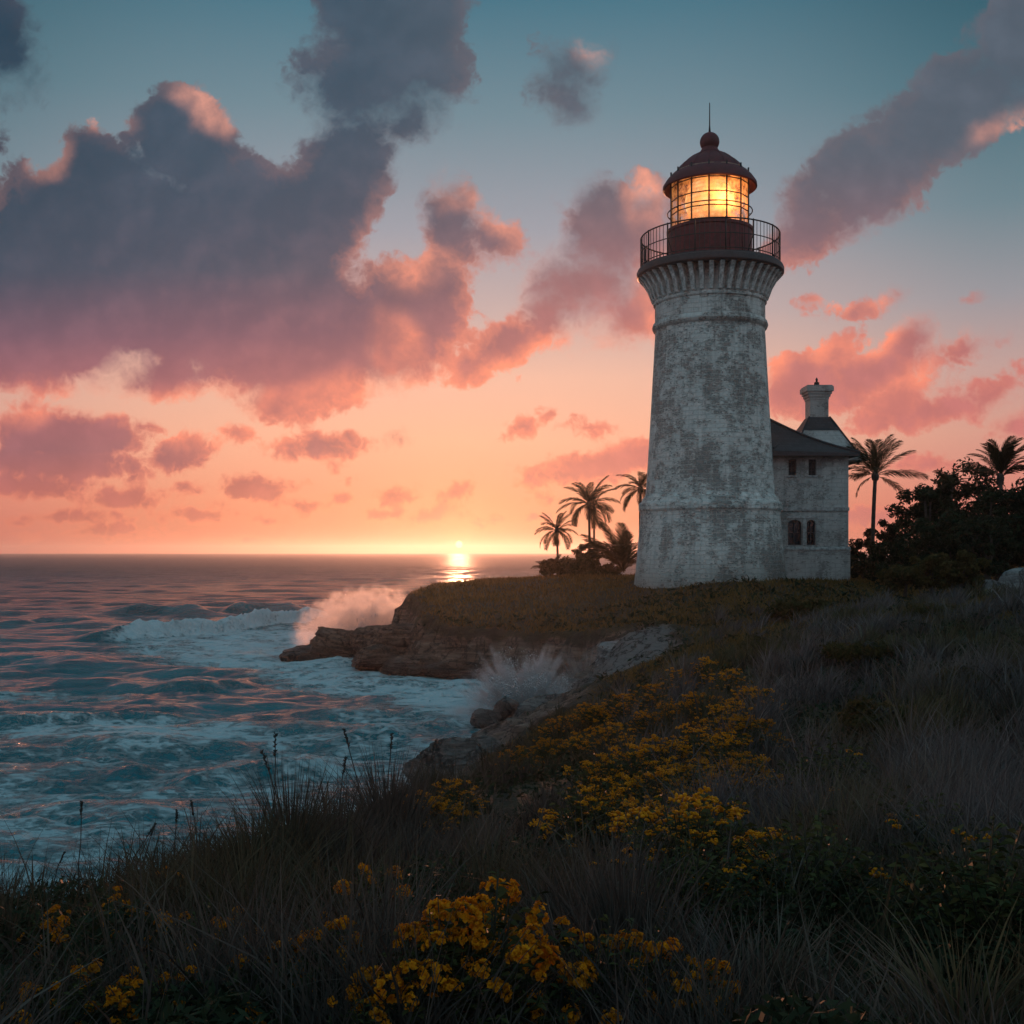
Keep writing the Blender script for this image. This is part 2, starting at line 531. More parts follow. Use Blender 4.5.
_A = np.zeros((len(CTRL) + 3,) * 2)
_A[:-3, :-3] = _rbf(np.linalg.norm(CTRL[:, None, :2] - CTRL[None, :, :2], axis=2))
_A[:-3, -3] = 1
_A[:-3, -2:] = CTRL[:, :2]
_A[-3:, :-3] = _A[:-3, -3:].T
_W = np.linalg.solve(_A, np.r_[CTRL[:, 2], 0, 0, 0])

def plateau(x, y):
    out = _W[-3] + _W[-2] * x + _W[-1] * y
    for (cx, cy, _), w in zip(CTRL, _W):
        out = out + w * _rbf(np.hypot(x - cx, y - cy))
    return out

def coast_dist(x, y):
    """Signed distance to the shoreline, positive on land."""
    best = np.full(x.shape, 1e9)
    inside = np.zeros(x.shape, bool)
    n = len(COAST)
    for k in range(n):
        ax, ay = COAST[k]
        bx, by = COAST[(k + 1) % n]
        ex, ey = bx - ax, by - ay
        t = np.clip(((x - ax) * ex + (y - ay) * ey) / (ex * ex + ey * ey), 0, 1)
        best = np.minimum(best, np.hypot(x - ax - t * ex, y - ay - t * ey))
        if by != ay:
            c = ((ay > y) != (by > y)) & (x < (bx - ax) * (y - ay) / (by - ay) + ax)
            inside ^= c
    return np.where(inside, best, -best)

def terrain(x, y, full=False):
    x = np.asarray(x, float)
    y = np.asarray(y, float)
    sh = x.shape
    x, y = x.ravel(), y.ravel()
    p3 = np.stack([x, y, np.zeros_like(x)], 1)
    wob = fbm(p3 * 0.5, 4, 0.55)
    d = coast_dist(x, y) + wob * np.where(y > 34, 1.1, 1.0)
    P = plateau(x, y)
    near = np.clip(np.hypot(x, y) / 8, 0.25, 1)
    P = P + fbm(p3 * 0.22 + 5, 3) * 0.30 * near + fbm(p3 * 0.9 + 9, 3) * 0.10 * near
    cl = sstep(y, 43, 49) * (1 - sstep(x, 3, 8))          # steep cliff round the headland
    w = 4.3 + (1.15 - 4.3) * cl
    w = w + (2.6 - w) * (sstep(y, 33, 38) * (1 - sstep(y, 41, 46)))
    t = np.clip(d / w, 0, 1)
    g_soft = 1 - (1 - t) ** 1.7
    g_steep = np.clip(t ** 0.75 + 0.10 * np.sin(t * 9 + wob * 8) * t * (1 - t) * 2, 0, 1)
    g = g_soft + (g_steep - g_soft) * cl
    h = np.where(d > 0, P * g, np.maximum(d * 0.9, -3.0))
    rock = np.clip(1.25 - t * 1.05, 0, 1)                   # how bare the ground is
    rock = np.where(y < 30, np.clip(1.1 - t * 1.5, 0, 1), rock)
    slab = sstep(y, 35, 39) * (1 - sstep(y, 41.5, 45)) * (1 - sstep(x, 5.0, 7.2))
    rock = np.maximum(rock, slab * 0.95)
    if full:
        return h.reshape(sh), d.reshape(sh), np.clip(rock, 0, 1).reshape(sh), slab.reshape(sh), cl.reshape(sh)
    return h.reshape(sh)

def axis(lo, hi, fine, step, grow=1.14):
    """Grid lines: step apart inside fine = (a, b), spreading towards lo and hi."""
    a, b_ = fine
    mid = list(np.arange(a, b_ + 1e-6, step))
    up, s = [mid[-1]], step
    while up[-1] < hi:
        s *= grow
        up.append(up[-1] + s)
    dn, s = [mid[0]], step
    while dn[-1] > lo:
        s *= grow
        dn.append(dn[-1] - s)
    return np.array(dn[:0:-1] + mid + up[1:])

def grid_faces(nx, ny):
    i = np.arange(nx * ny).reshape(ny, nx)
    return np.stack([i[:-1, :-1], i[:-1, 1:], i[1:, 1:], i[1:, :-1]], -1).reshape(-1, 4)

# ---- ground material
def ground_material():
    m, b, p = material('headland_ground')
    c = coords(b)
    att = b.node('ShaderNodeAttribute', attribute_name='rock').outputs['Fac']
    sl = b.node('ShaderNodeAttribute', attribute_name='slab').outputs['Fac']
    x, y, z = b.sep(c)
    n1 = b.noise(c, 0.9, 6, 0.6)
    n2 = b.noise(c, 6.0, 6, 0.65)
    strat = b.noise(b.mapping(c, scale=(0.35, 0.35, 3.2)), 1.6, 6, 0.65, 0.6)
    crack = b.voronoi(b.v('ADD', b.mapping(c, scale=(0.5, 0.5, 1.6)), b.v('SCALE', b.noise(c, 1.3, 4, 0.6, color=True), scale=0.9)), 1.5, 'DISTANCE_TO_EDGE')
    ck = b.ramp01(crack, 0.0, 0.05)
    soil = b.mix(n2, (0.018, 0.014, 0.010, 1), (0.048, 0.042, 0.026, 1))
    soil = b.mix(b.ramp01(n1, 0.42, 0.62), soil, (0.052, 0.044, 0.018, 1))
    rk = b.cramp(strat, [(0.32, (0.045, 0.028, 0.022)), (0.5, (0.16, 0.102, 0.076)), (0.68, (0.33, 0.23, 0.18))])
    pale = b.mix(b.mul(b.add(n2, strat), 0.5), (0.09, 0.088, 0.088, 1), (0.27, 0.255, 0.245, 1))
    rk = b.mix(b.mul(sl, b.ramp01(b.add(z, b.mul(n1, 1.2)), 1.3, 2.4)), rk, pale)
    rk = b.mix(b.mul(b.sub(1.0, ck), 0.22), rk, (0.02, 0.017, 0.015, 1))
    fis = b.m('ABSOLUTE', b.sub(b.noise(b.mapping(c, scale=(1.6, 1.6, 0.35)), 0.9, 5, 0.6), 0.5))
    fk = b.ramp01(fis, 0.0, 0.035)
    rk = b.mix(b.mul(b.sub(1.0, fk), 0.8), rk, (0.018, 0.013, 0.011, 1))
    wet = b.ramp01(b.add(z, b.mul(n1, 0.9)), 1.45, 0.7)
    rk = b.mix(b.mul(wet, 0.65), rk, b.mix(1.0, rk, (0.35, 0.33, 0.32, 1), 'MULTIPLY'))
    f = b.ramp01(b.add(att, b.mul(b.sub(n1, 0.5), 0.9)), 0.40, 0.58)
    b.put(p.inputs['Base Color'], b.mix(f, soil, rk))
    b.put(p.inputs['Roughness'], b.sub(0.92, b.mul(b.mul(wet, f), 0.55)))
    h = b.add(b.mul(strat, 0.9), b.add(b.mul(n2, 0.35), b.mul(fk, 0.45)))
    bump(b, p, h, 1.0, 0.4)
    return m

MAT_GROUND = ground_material()

def build_ground():
    X = axis(-70, 900, (-10.5, 8.0), 0.15, 1.05)
    Ya = np.arange(-4, 36, 0.22)
    Y = np.r_[axis(-60, -4.3, (-5, -4.3), 0.22, 1.2), Ya, axis(30, 900, (36, 66), 0.115, 1.04)]
    Y = np.unique(np.round(Y[(Y <= 36) | (Y >= 36)], 4))
    gx, gy = np.meshgrid(X, Y)
    h, d, rock, slab, cl = terrain(gx, gy, True)
    v = np.stack([gx, gy, h], -1).reshape(-1, 3)
    rk = rock.ravel()
    band = (rk > 0.2) & (v[:, 1] > 20) & (v[:, 1] < 110) & (np.abs(v[:, 0]) < 40)
    q = v[band]
    # broken, bedded rock: push the faces in and out sideways
    gxn, gyn = np.gradient(h, axis=1) / np.gradient(gx, axis=1), np.gradient(h, axis=0) / np.gradient(gy, axis=0)
    nrm = np.stack([-gxn, -gyn, np.ones_like(gxn)], -1).reshape(-1, 3)
    nrm /= np.linalg.norm(nrm, axis=1)[:, None]
    bed = fbm(q * np.array([0.5, 0.5, 2.4]) + 3, 5, 0.55, True)
    chunk = fbm(q * np.array([1.0, 1.0, 0.55]) + 31, 5, 0.55, True)
    v[band] += nrm[band] * ((bed * 0.5 + chunk * 0.75) * np.clip(rk[band] * 1.3, 0, 1) * np.where(slab.ravel()[band] > 0.5, 0.45, 0.8))[:, None]
    o = mk('headland_ground', v, grid_faces(len(X), len(Y)), MAT_GROUND, smooth=True, attrs={'rock': rk, 'slab': slab.ravel()})
    tag(o, kind='structure')
    return o

build_ground()

def ray_ground(px, py, h=0.0, lo=2.0, hi=90.0):
    """Where a thing h metres tall stands so that its top lies in the photograph's direction (px, py)."""
    D = np.arange(lo, hi, 0.05)
    X = (px - 512) / F * D
    top = CAM_Z - (py - HORIZON) / F * D
    g = terrain(X, D)
    k = np.nonzero(top - g <= h)[0]
    if len(k):
        k = k[0]
    else:                                   # nothing reaches that high: the brow nearest to that line of sight
        k = int(np.argmin((top - g)[D < 16]))
    return float(X[k]), float(D[k]), float(g[k])

# ------------------------------------------------------------------ sea
def sea_point(px, py):
    D = CAM_Z * F / (py - HORIZON)
    return np.array([(px - 512) / F * D, D])

# breaking and rolling crests: crest line, height, front length, back length, foam
CRESTS = [([(96, 641), (150, 638), (205, 634), (262, 628), (335, 620)], 1.35, 1.5, 4.0, 1.0),
          ([(118, 615), (165, 615), (205, 617)], 0.95, 2.0, 4.5, 0.0),
          ([(225, 613), (262, 611), (300, 611)], 0.85, 2.2, 4.5, 0.0),
          ([(160, 690), (205, 692), (250, 685)], 0.42, 1.0, 2.4, 0.25),
          ([(-30, 664), (40, 660), (95, 664)], 0.34, 1.5, 3.2, 0.0),
          ([(-40, 724), (40, 724), (130, 716), (180, 716)], 0.45, 0.9, 2.6, 0.45),
          ([(60, 765), (110, 762), (150, 770)], 0.35, 0.7, 1.6, 0.5),
          ([(160, 790), (250, 778), (330, 768)], 0.40, 0.7, 1.8, 0.55),
          ([(280, 668), (340, 664), (400, 662)], 0.35, 0.8, 1.8, 0.7),
          ([(370, 700), (430, 694), (480, 690)], 0.35, 0.8, 1.6, 0.8),
          ([(330, 742), (400, 735), (460, 728)], 0.25, 0.6, 1.4, 0.6),
          ([(-60, 830), (40, 826), (140, 836)], 0.30, 0.6, 1.4, 0.5),
          ([(10, 625), (60, 622), (100, 626)], 0.45, 2.0, 4.0, 0.0),
          ([(40, 690), (95, 688), (140, 692)], 0.25, 1.2, 2.4, 0.0)]

def build_sea():
    X = axis(-3400, 3400, (-46, 4.5), 0.17, 1.03)
    ys = [9.0]
    while ys[-1] < 420:
        ys.append(ys[-1] + max(0.10, ys[-1] * 0.0045))
    s = ys[-1] - ys[-2]
    while ys[-1] < 3600:
        s *= 1.10
        ys.append(ys[-1] + s)
    low = list(axis(-3000, 8.9, (8.0, 8.9), 0.3, 1.25))
    Y = np.array([q for q in low if q < 8.95] + ys)
    gx, gy = np.meshgrid(X, Y)
    x, y = gx.ravel(), gy.ravel()
    dist = np.hypot(x, y)
    z = np.zeros_like(x)
    dx = np.zeros_like(x)
    dy = np.zeros_like(x)
    r = np.random.default_rng(5)
    fade = 1 - sstep(dist, 250, 900)
    shore = sstep(-coast_dist(x, y), 0.0, 4.0)
    spacing = np.maximum(0.17, dist * 0.0045)
    for k in range(70):
        lam = 0.7 * (14 / 0.7) ** ((k + r.random()) / 70)
        ang = R(-90) + r.normal(0, 0.38)
        kx, ky = math.cos(ang) * 2 * math.pi / lam, math.sin(ang) * 2 * math.pi / lam
        ph = r.random() * 2 * math.pi
        amp = 0.0086 * lam ** 0.66 * fade * np.clip((lam / spacing - 2.2) / 3, 0, 1) * (0.35 + 0.65 * shore)
        arg = kx * x + ky * y + ph
        z += amp * np.sin(arg)
        dx += -0.9 * amp * np.cos(arg) * math.cos(ang)
        dy += -0.9 * amp * np.cos(arg) * math.sin(ang)
    p3 = np.stack([x, y, np.zeros_like(x)], 1)
    nearm = (dist < 260)
    grp = np.zeros_like(x)
    grp[nearm] = fbm(p3[nearm] * 0.05, 3)
    z *= 0.85 + 1.0 * grp
    px = 512 + F * x / np.maximum(y, 3)
    py = HORIZON + F * CAM_Z / np.maximum(y, 3)
    # broken water: broad patches of foam
    foam = np.zeros_like(x)
    def patch(cx, cy, rx, ry, v):
        q = np.hypot((px - cx) / rx, (py - cy) / ry)
        np.maximum(foam, v * (1 - sstep(q, 0.55, 1.15)), out=foam)
    front = y > 3
    patch(60, 790, 330, 62, 0.54)
    patch(120, 860, 420, 120, 0.56)
    patch(380, 760, 200, 62, 0.54)
    patch(300, 652, 150, 28, 0.85)
    patch(230, 648, 130, 24, 0.78)
    patch(350, 680, 120, 22, 0.75)
    patch(450, 700, 70, 36, 0.85)
    patch(360, 640, 90, 16, 0.9)
    patch(130, 735, 170, 22, 0.78)
    patch(60, 700, 110, 9, 0.45)
    patch(60, 655, 60, 5, 0.4)
    patch(200, 660, 70, 12, 0.55)
    foam *= front & (dist < 300)
    lump = np.zeros_like(x)
    aer = np.maximum(foam, 0.30 * front * (1 - sstep(dist, 60, 170)))
    rag = np.zeros_like(x)
    rag[nearm] = fbm(p3[nearm] * np.array([0.35, 0.35, 1]) + 40, 4)
    for pts, hgt, lf, lb, fo in CRESTS:
        w = np.array([sea_point(*q) for q in pts])
        sel = np.nonzero((x > w[:, 0].min() - 14) & (x < w[:, 0].max() + 14) & (y > w[:, 1].min() - 18) & (y < w[:, 1].max() + 18))[0]
        if not len(sel):
            continue
        yc = np.interp(x[sel], w[:, 0], w[:, 1]) + rag[sel] * 1.8
        span = w[-1, 0] - w[0, 0]
        u = (x[sel] - w[0, 0]) / span
        end = sstep(u, -0.22, 0.22) * (1 - sstep(u, 0.80, 1.22))
        s = y[sel] - yc
        prof = np.where(s < 0, np.exp(-(s / lf) ** 2), np.exp(-np.abs(s / lb) ** 1.5))
        hh = hgt * end * (0.85 + 0.7 * rag[sel])
        z[sel] += hh * prof
        dy[sel] += -0.55 * hh * np.exp(-(s / (0.8 * lf)) ** 2)
        if fo > 0:
            e2 = end * sstep(u, -0.02, 0.22)
            ff = fo * e2 * np.where(s < 0, 1 - sstep(-s, lf * 1.3, lf * 2.6), 1 - sstep(s, 0.1 * lb, 0.55 * lb))
            foam[sel] = np.maximum(foam[sel], ff)
            lump[sel] = np.maximum(lump[sel], ff * fo)
        aer[sel] = np.maximum(aer[sel], 0.5 * end * prof * (hgt > 0.5) * 0.6)
    near_shore = (1 - sstep(-coast_dist(x, y), 0.2, 2.6)) * front * (dist < 120)
    foam = np.maximum(foam, 0.8 * near_shore)
    m = (foam > 0.05) & nearm
    tex = np.zeros_like(x)
    tex[m] = fbm(p3[m] * 1.1 + 7, 4, 0.6)
    fine = np.zeros_like(x)
    fine[m] = fbm(p3[m] * 3.2 + 2, 3, 0.6)
    z += (tex * 0.20 + fine * 0.05) * np.clip(foam, 0, 1) + (tex * 0.9 + fine * 0.6) * 0.55 * lump
    z = np.maximum(z, -0.9)
    v = np.stack([x + dx, y + dy, z], 1)
    o = mk('sea', v, grid_faces(len(X), len(Y)), sea_material(), smooth=True, attrs={'foam': np.clip(foam, 0, 1), 'aerated': np.clip(aer, 0, 1)})
    tag(o, kind='structure')

def sea_material():
    m, b, p = material('sea_water')
    c = coords(b)
    x, y, z = b.sep(c)
    fo = b.node('ShaderNodeAttribute', attribute_name='foam').outputs['Fac']
    ae = b.node('ShaderNodeAttribute', attribute_name='aerated').outputs['Fac']
    dist = b.v('LENGTH', c)
    wob = b.v('SCALE', b.v('SUBTRACT', b.noise(c, 0.55, 4, 0.6, color=True), (0.5, 0.5, 0.5)), scale=2.6)
    cw = b.v('ADD', b.mapping(c, rot=(0, 0, R(-9)), scale=(0.5, 1.05, 1.0)), wob)
    lace1 = b.voronoi(cw, 0.75, 'DISTANCE_TO_EDGE')
    lace2 = b.voronoi(cw, 2.1, 'DISTANCE_TO_EDGE')
    fine = b.noise(b.mapping(c, rot=(0, 0, R(-9)), scale=(0.5, 1.2, 1.0)), 4.2, 6, 0.68)
    big = b.noise(c, 0.32, 5, 0.6)
    net = b.m('MAXIMUM', b.sub(1.0, b.ramp01(lace1, 0.0, 0.20)), b.mul(b.sub(1.0, b.ramp01(lace2, 0.0, 0.13)), 0.75))
    pat = b.add(b.mul(net, 0.42), b.add(b.mul(b.sub(fine, 0.5), 1.5), b.mul(b.sub(big, 0.5), 1.5)))
    k = b.mul(b.ramp01(b.add(fo, b.mul(pat, b.sub(1.15, b.mul(fo, 0.3)))), 0.48, 1.02), b.add(0.45, b.mul(fo, 0.55)))
    k = b.mul(k, b.ramp01(fo, 0.04, 0.25))
    deep = b.mix(b.ramp01(big, 0.3, 0.7), (0.007, 0.055, 0.076, 1), (0.014, 0.098, 0.124, 1))
    milky = b.mix(fine, (0.016, 0.30, 0.36, 1), (0.045, 0.46, 0.52, 1))
    water = b.mix(b.m('MINIMUM', b.mul(ae, b.add(0.80, b.mul(b.sub(big, 0.5), 1.6))), 0.95), deep, milky)
    white = b.mix(fine, (0.40, 0.62, 0.68, 1), (0.86, 0.90, 0.91, 1))
    b.put(p.inputs['Base Color'], b.mix(k, water, white))
    b.put(p.inputs['Roughness'], b.add(b.add(0.07, b.mul(b.ramp01(dist, 40, 450), 0.40)), b.mul(k, 0.6)))
    p.inputs['IOR'].default_value = 1.333
    p.inputs['Specular IOR Level'].default_value = 0.26
    rip = b.mapping(c, scale=(0.6, 1.3, 1.0))
    r1 = b.noise(rip, 1.3, 6, 0.6)
    r2 = b.noise(b.mapping(c, rot=(0, 0, R(24)), scale=(0.35, 1.0, 1.0)), 0.22, 5, 0.6)
    r3 = b.noise(b.mapping(c, rot=(0, 0, R(-12)), scale=(0.5, 1.0, 1.0)), 0.75, 5, 0.62)
    hgt = b.add(b.add(b.mul(r1, 0.24), b.mul(r3, b.mul(b.ramp01(dist, 25, 160), 0.9))), b.add(b.mul(r2, b.mul(b.ramp01(dist, 60, 500), 3.2)), b.mul(k, b.add(0.05, b.mul(fine, 0.14)))))
    bump(b, p, hgt, 1.0, 1.7)
    return m

build_sea()

# ------------------------------------------------------------------ building materials
def masonry(name, round_=False, light=(0.76, 0.745, 0.71), dark=(0.10, 0.095, 0.09), seed=0.0, bd=0.09):
    """Whitewashed block masonry whose paint has weathered away in patches."""
    m, b, p = material(name)
    c = coords(b)
    x, y, z = b.sep(c)
    if round_:
        u = b.mul(b.m('ARCTAN2', x, b.mul(y, -1.0)), 4.0)
    else:
        u = b.add(x, y)
    uv = b.xyz(u, z, 0.0)
    br = b.node('ShaderNodeTexBrick')
    b.put(br.inputs['Vector'], b.v('ADD', uv, b.v('SCALE', b.noise(c, 1.2, 3, 0.5, color=True), scale=0.13)))
    br.inputs['Scale'].default_value = 1.0
    br.inputs['Mortar Size'].default_value = 0.030
    br.inputs['Mortar Smooth'].default_value = 0.5
    br.inputs['Brick Width'].default_value = 0.56
    br.inputs['Row Height'].default_value = 0.235
    br.inputs['Color1'].default_value = (0.8, 0.8, 0.8, 1)
    br.inputs['Color2'].default_value = (0.4, 0.25, 0.25, 1)
    br.inputs['Mortar'].default_value = (0, 0, 0, 1)
    cs = b.v('ADD', c, (seed, seed * 0.7, 0))
    big = b.noise(b.mapping(cs, scale=(1, 1, 0.75)), 0.42, 5, 0.62)
    mid = b.noise(cs, 1.7, 7, 0.68)
    fine = b.noise(cs, 9.0, 6, 0.7)
    streak = b.noise(b.mapping(cs, scale=(2.4, 2.4, 0.16)), 1.4, 5, 0.6)
    brick_v = b.sep(br.outputs['Color'])[0]
    wear = b.add(b.mul(b.sub(big, 0.5), 1.5), b.add(b.mul(b.sub(mid, 0.5), 1.5), b.add(b.mul(b.sub(fine, 0.5), 0.9), b.mul(b.sub(brick_v, 0.6), 0.55))))
    speck = b.noise(b.mapping(cs, scale=(1.1, 1.1, 3.6)), 5.0, 6, 0.75)
    wear = b.add(wear, b.mul(b.sub(speck, 0.5), 1.9))
    peel = b.ramp01(wear, 0.0, 0.20)
    grime = b.mul(b.ramp01(b.add(b.mul(streak, 0.7), b.mul(big, 0.4)), 0.46, 0.78), 0.70)
    base = b.mix(fine, tuple(q * 0.82 for q in light) + (1,), tuple(min(1, q * 1.12) for q in light) + (1,))
    base = b.mix(grime, base, tuple(q * 0.42 for q in light) + (1,))
    bare = b.mix(b.ramp01(mid, 0.35, 0.65), dark + (1,), tuple(q * 2.1 for q in dark) + (1,))
    tone = b.add(0.84, b.mul(brick_v, 0.24))
    base = b.mix(1.0, base, b.xyz(tone, tone, tone), 'MULTIPLY')
    col = b.mix(b.mul(peel, 0.80), base, bare)
    col = b.mix(b.mul(b.mul(br.outputs['Fac'], b.ramp01(b.add(b.mul(mid, 0.6), b.mul(big, 0.5)), 0.50, 0.68)), 0.55), col, tuple(q * 0.4 for q in light) + (1,))
    if round_:                                # rust and soot runs below the gallery, damp at the foot
        run = b.noise(b.xyz(b.mul(u, 1.5), b.mul(z, 0.09), 0.0), 2.2, 5, 0.65)
        rf = b.mul(b.ramp01(run, 0.50, 0.70), b.ramp01(z, 9.5, 16.0))
        col = b.mix(b.mul(rf, 0.6), col, (0.085, 0.060, 0.045, 1))
        df = b.mul(b.ramp01(b.add(z, b.mul(mid, 2.5)), 3.6, 1.2), 0.55)
        col = b.mix(df, col, (0.085, 0.085, 0.070, 1))
    b.put(p.inputs['Base Color'], col)
    p.inputs['Roughness'].default_value = 0.9
    h = b.sub(b.add(b.mul(fine, 0.35), b.mul(mid, 0.5)), b.add(b.mul(b.mul(br.outputs['Fac'], b.ramp01(mid, 0.35, 0.6)), 0.4), b.mul(peel, 0.35)))
    bump(b, p, h, 0.9, bd)
    return m

MAT_TOWER = masonry('whitewashed_tower_stone', True)
MAT_HOUSE = masonry('whitewashed_house_stone', False, (0.52, 0.515, 0.50), (0.10, 0.095, 0.09), 7.3, 0.035)
MAT_IRON = plain('dark_painted_iron', (0.022, 0.024, 0.030), 0.5, 0.0, 0.4, 6)
MAT_RAIL = plain('black_iron_rail', (0.012, 0.012, 0.014), 0.5, 0.0, 0.3, 9)
MAT_MAROON = plain('maroon_painted_iron', (0.105, 0.012, 0.019), 0.6, 0.0, 0.35, 3)
MAT_CORBEL = plain('weathered_corbel_plaster', (0.54, 0.53, 0.51), 0.9, 0.0, 0.5, 5)

def lantern_glass():
    """Salt-hazed panes: partly clear, partly scattering the lamp's light."""
    m, b, p = material('salt_hazed_glass')
    out = b.n['Material Output']
    c = coords(b)
    n = b.noise(c, 1.7, 6, 0.65)
    tr = b.node('ShaderNodeBsdfTransparent')
    tl = b.node('ShaderNodeBsdfTranslucent')
    b.put(tl.inputs[0], b.mix(n, (0.95, 0.55, 0.32, 1), (1.0, 0.86, 0.62, 1)))
    gl = b.node('ShaderNodeBsdfGlossy')
    gl.inputs['Roughness'].default_value = 0.08
    m1 = b.node('ShaderNodeMixShader')
    b.put(m1.inputs[0], b.ramp01(n, 0.30, 0.68))
    b.l.new(tr.outputs[0], m1.inputs[1])
    b.l.new(tl.outputs[0], m1.inputs[2])
    m2 = b.node('ShaderNodeMixShader')
    m2.inputs[0].default_value = 0.06
    b.l.new(m1.outputs[0], m2.inputs[1])
    b.l.new(gl.outputs[0], m2.inputs[2])
    b.l.new(m2.outputs[0], out.inputs['Surface'])
    return m

def lens_glow():
    m, b, p = material('lit_lens')
    c = coords(b)
    x, y, z = b.sep(c)
    n = b.noise(c, 2.2, 5, 0.6)
    ringv = b.m('SINE', b.mul(z, 24.0))
    heart = b.m('EXPONENT', b.mul(b.m('POWER', b.m('ABSOLUTE', z), 2.0), -0.55))
    st = b.mul(b.add(0.30, b.mul(heart, 1.0)), b.add(b.add(0.55, b.mul(ringv, 0.12)), b.mul(b.sub(n, 0.4), 1.6)))
    b.put(p.inputs['Base Color'], (0.2, 0.12, 0.05, 1))
    b.put(p.inputs['Emission Color'], b.mix(st, (1.0, 0.24, 0.06, 1), (1.0, 0.54, 0.20, 1)))
    b.put(p.inputs['Emission Strength'], b.mul(b.m('MAXIMUM', st, 0.1), 1.1))
    return m

def build_lighthouse():
    AX, AY, BZ = 10.78, 60.0, 4.0
    S = AY / F
    zz = lambda y: CAM_Z + (HORIZON - y) * S - BZ
    rr = lambda px: px * S
    root = tag(empty('lighthouse', (AX, AY, BZ)), 'tall whitewashed stone lighthouse with a glowing lantern and maroon dome', 'lighthouse')
    b = MB()
    prof = [(76.6, 606), (75.4, 587)]
    for k in range(1, 9):
        t = k / 8
        prof.append((75.4 + (68.7 - 75.4) * t ** 0.9, 587 + (516 - 587) * t))
    prof += [(69.0, 513.5), (70.6, 511.5), (70.6, 506.5), (69.8, 504.5), (67.6, 503), (66.9, 500), (64.8, 498.4), (63.6, 495.5)]
    for k in range(1, 13):
        t = k / 12
        prof.append((63.6 + (54.0 - 63.6) * t ** 0.92, 495.5 + (333 - 495.5) * t))
    prof += [(56.0, 331.8), (57.2, 329), (56.2, 325.5), (54.4, 324), (54.2, 308), (55.8, 306.8), (55.8, 304.6), (54.9, 303.6), (55.6, 294), (57.5, 284), (60, 278)]
    b.lathe([(rr(r), zz(y)) for r, y in prof], 128)
    b.build('tower', MAT_TOWER, root, sharp=38)
    # corbels under the gallery
    n = 42
    cb = MB()
    w = rr(2.3)
    side = [(54.5, 303.5), (57.6, 302.5), (59.0, 299), (61.6, 292), (66.0, 284.5), (70.6, 279.6), (60.0, 278.2), (55.0, 292)]
    pts = [(rr(r), zz(y)) for r, y in side]
    k = len(pts)
    cb.raw([(r, -w * (0.80 + 0.2 * i / k), z) for i, (r, z) in enumerate(pts)] + [(r, w * (0.80 + 0.2 * i / k), z) for i, (r, z) in enumerate(pts)],
           [list(range(k)), list(range(2 * k - 1, k - 1, -1))] + [(i, i + k, (i + 1) % k + k, (i + 1) % k) for i in range(k)])
    c0 = cb.build('corbel', MAT_CORBEL, root)
    c0.rotation_euler[2] = math.pi / n
    for i in range(1, n):
        c = c0.copy()
        COL.objects.link(c)
        c.parent = root
        c.rotation_euler[2] = math.pi * (2 * i + 1) / n
    # gallery deck
    g = MB()
    g.lathe([(rr(30), zz(278.0)), (rr(70.8), zz(279.3)), (rr(72.4), zz(277.6)), (rr(72.6), zz(274)), (rr(71.6), zz(271.6)), (rr(69.4), zz(270.8)), (rr(69.2), zz(269.5)), (rr(30), zz(269.2))], 128, True)
    g.build('gallery_deck', MAT_IRON, root, sharp=35)
    # railing
    rl = MB()
    RR = rr(68.3)
    z0, z1 = zz(269.6), zz(239.2)
    rl.ring(RR, z1, 0.040, 120, 8)
    rl.ring(RR, z0 + (z1 - z0) * 0.54, 0.026, 120, 6)
    rl.ring(RR, z0 + 0.14, 0.026, 120, 6)
    nb = 90
    for i in range(nb):
        a = 2 * math.pi * i / nb
        q = (RR * math.cos(a), RR * math.sin(a))
        rl.tube([(*q, z0 - 0.02), (*q, z1)], 0.017, 5, False)
    rail = rl.build('gallery_railing', MAT_RAIL, root, smooth=True)
    for i in range(15):
        a = 2 * math.pi * (i + 0.35) / 15
        pm = MB()
        q = (RR * math.cos(a), RR * math.sin(a))
        pm.tube([(*q, z0 - 0.05), (*q, z1 + 0.05)], 0.042, 8)
        if i % 3 == 0:
            q2 = ((RR - 0.55) * math.cos(a), (RR - 0.55) * math.sin(a))
            pm.tube([(*q2, z0 - 0.02), (q[0], q[1], z0 + 0.95)], 0.028, 6)
        pm.build('railing_post', MAT_RAIL, rail, smooth=True)
    # lantern base
    d = MB()
    d.lathe([(rr(43.2), zz(270.2)), (rr(43.2), zz(266.5)), (rr(41.6), zz(265.5)), (rr(41.6), zz(236)), (rr(42.8), zz(235)), (rr(42.8), zz(232.2)), (rr(37), zz(231.8))], 96)
    drum = d.build('lantern_base', MAT_MAROON, root, sharp=35)
    h = MB()
    a0 = R(-62)
    for s in (-1, 1):
        a = a0 + s * 0.19
        h.tube([(rr(41.9) * math.cos(a), rr(41.9) * math.sin(a), zz(268)), (rr(41.9) * math.cos(a), rr(41.9) * math.sin(a), zz(238))], 0.03, 6)
    h.build('door_frame', MAT_MAROON, drum, smooth=True)
    # glazing: 14 tall bays of three panes
    nm = 14
    gz = MB()
    ga, gb = zz(232), zz(176)
    rg = rr(38.2)
    gz.raw([(rg * math.cos(2 * math.pi * (i + 0.07) / nm), rg * math.sin(2 * math.pi * (i + 0.07) / nm), z) for z in (ga, gb) for i in range(nm)],
           [(i, (i + 1) % nm, (i + 1) % nm + nm, i + nm) for i in range(nm)])
    gz.build('lantern_glazing', lantern_glass(), root)
    fr = MB()
    rg2 = rg + 0.03
    corner = [(rg2 * math.cos(2 * math.pi * (i + 0.07) / nm), rg2 * math.sin(2 * math.pi * (i + 0.07) / nm)) for i in range(nm)]
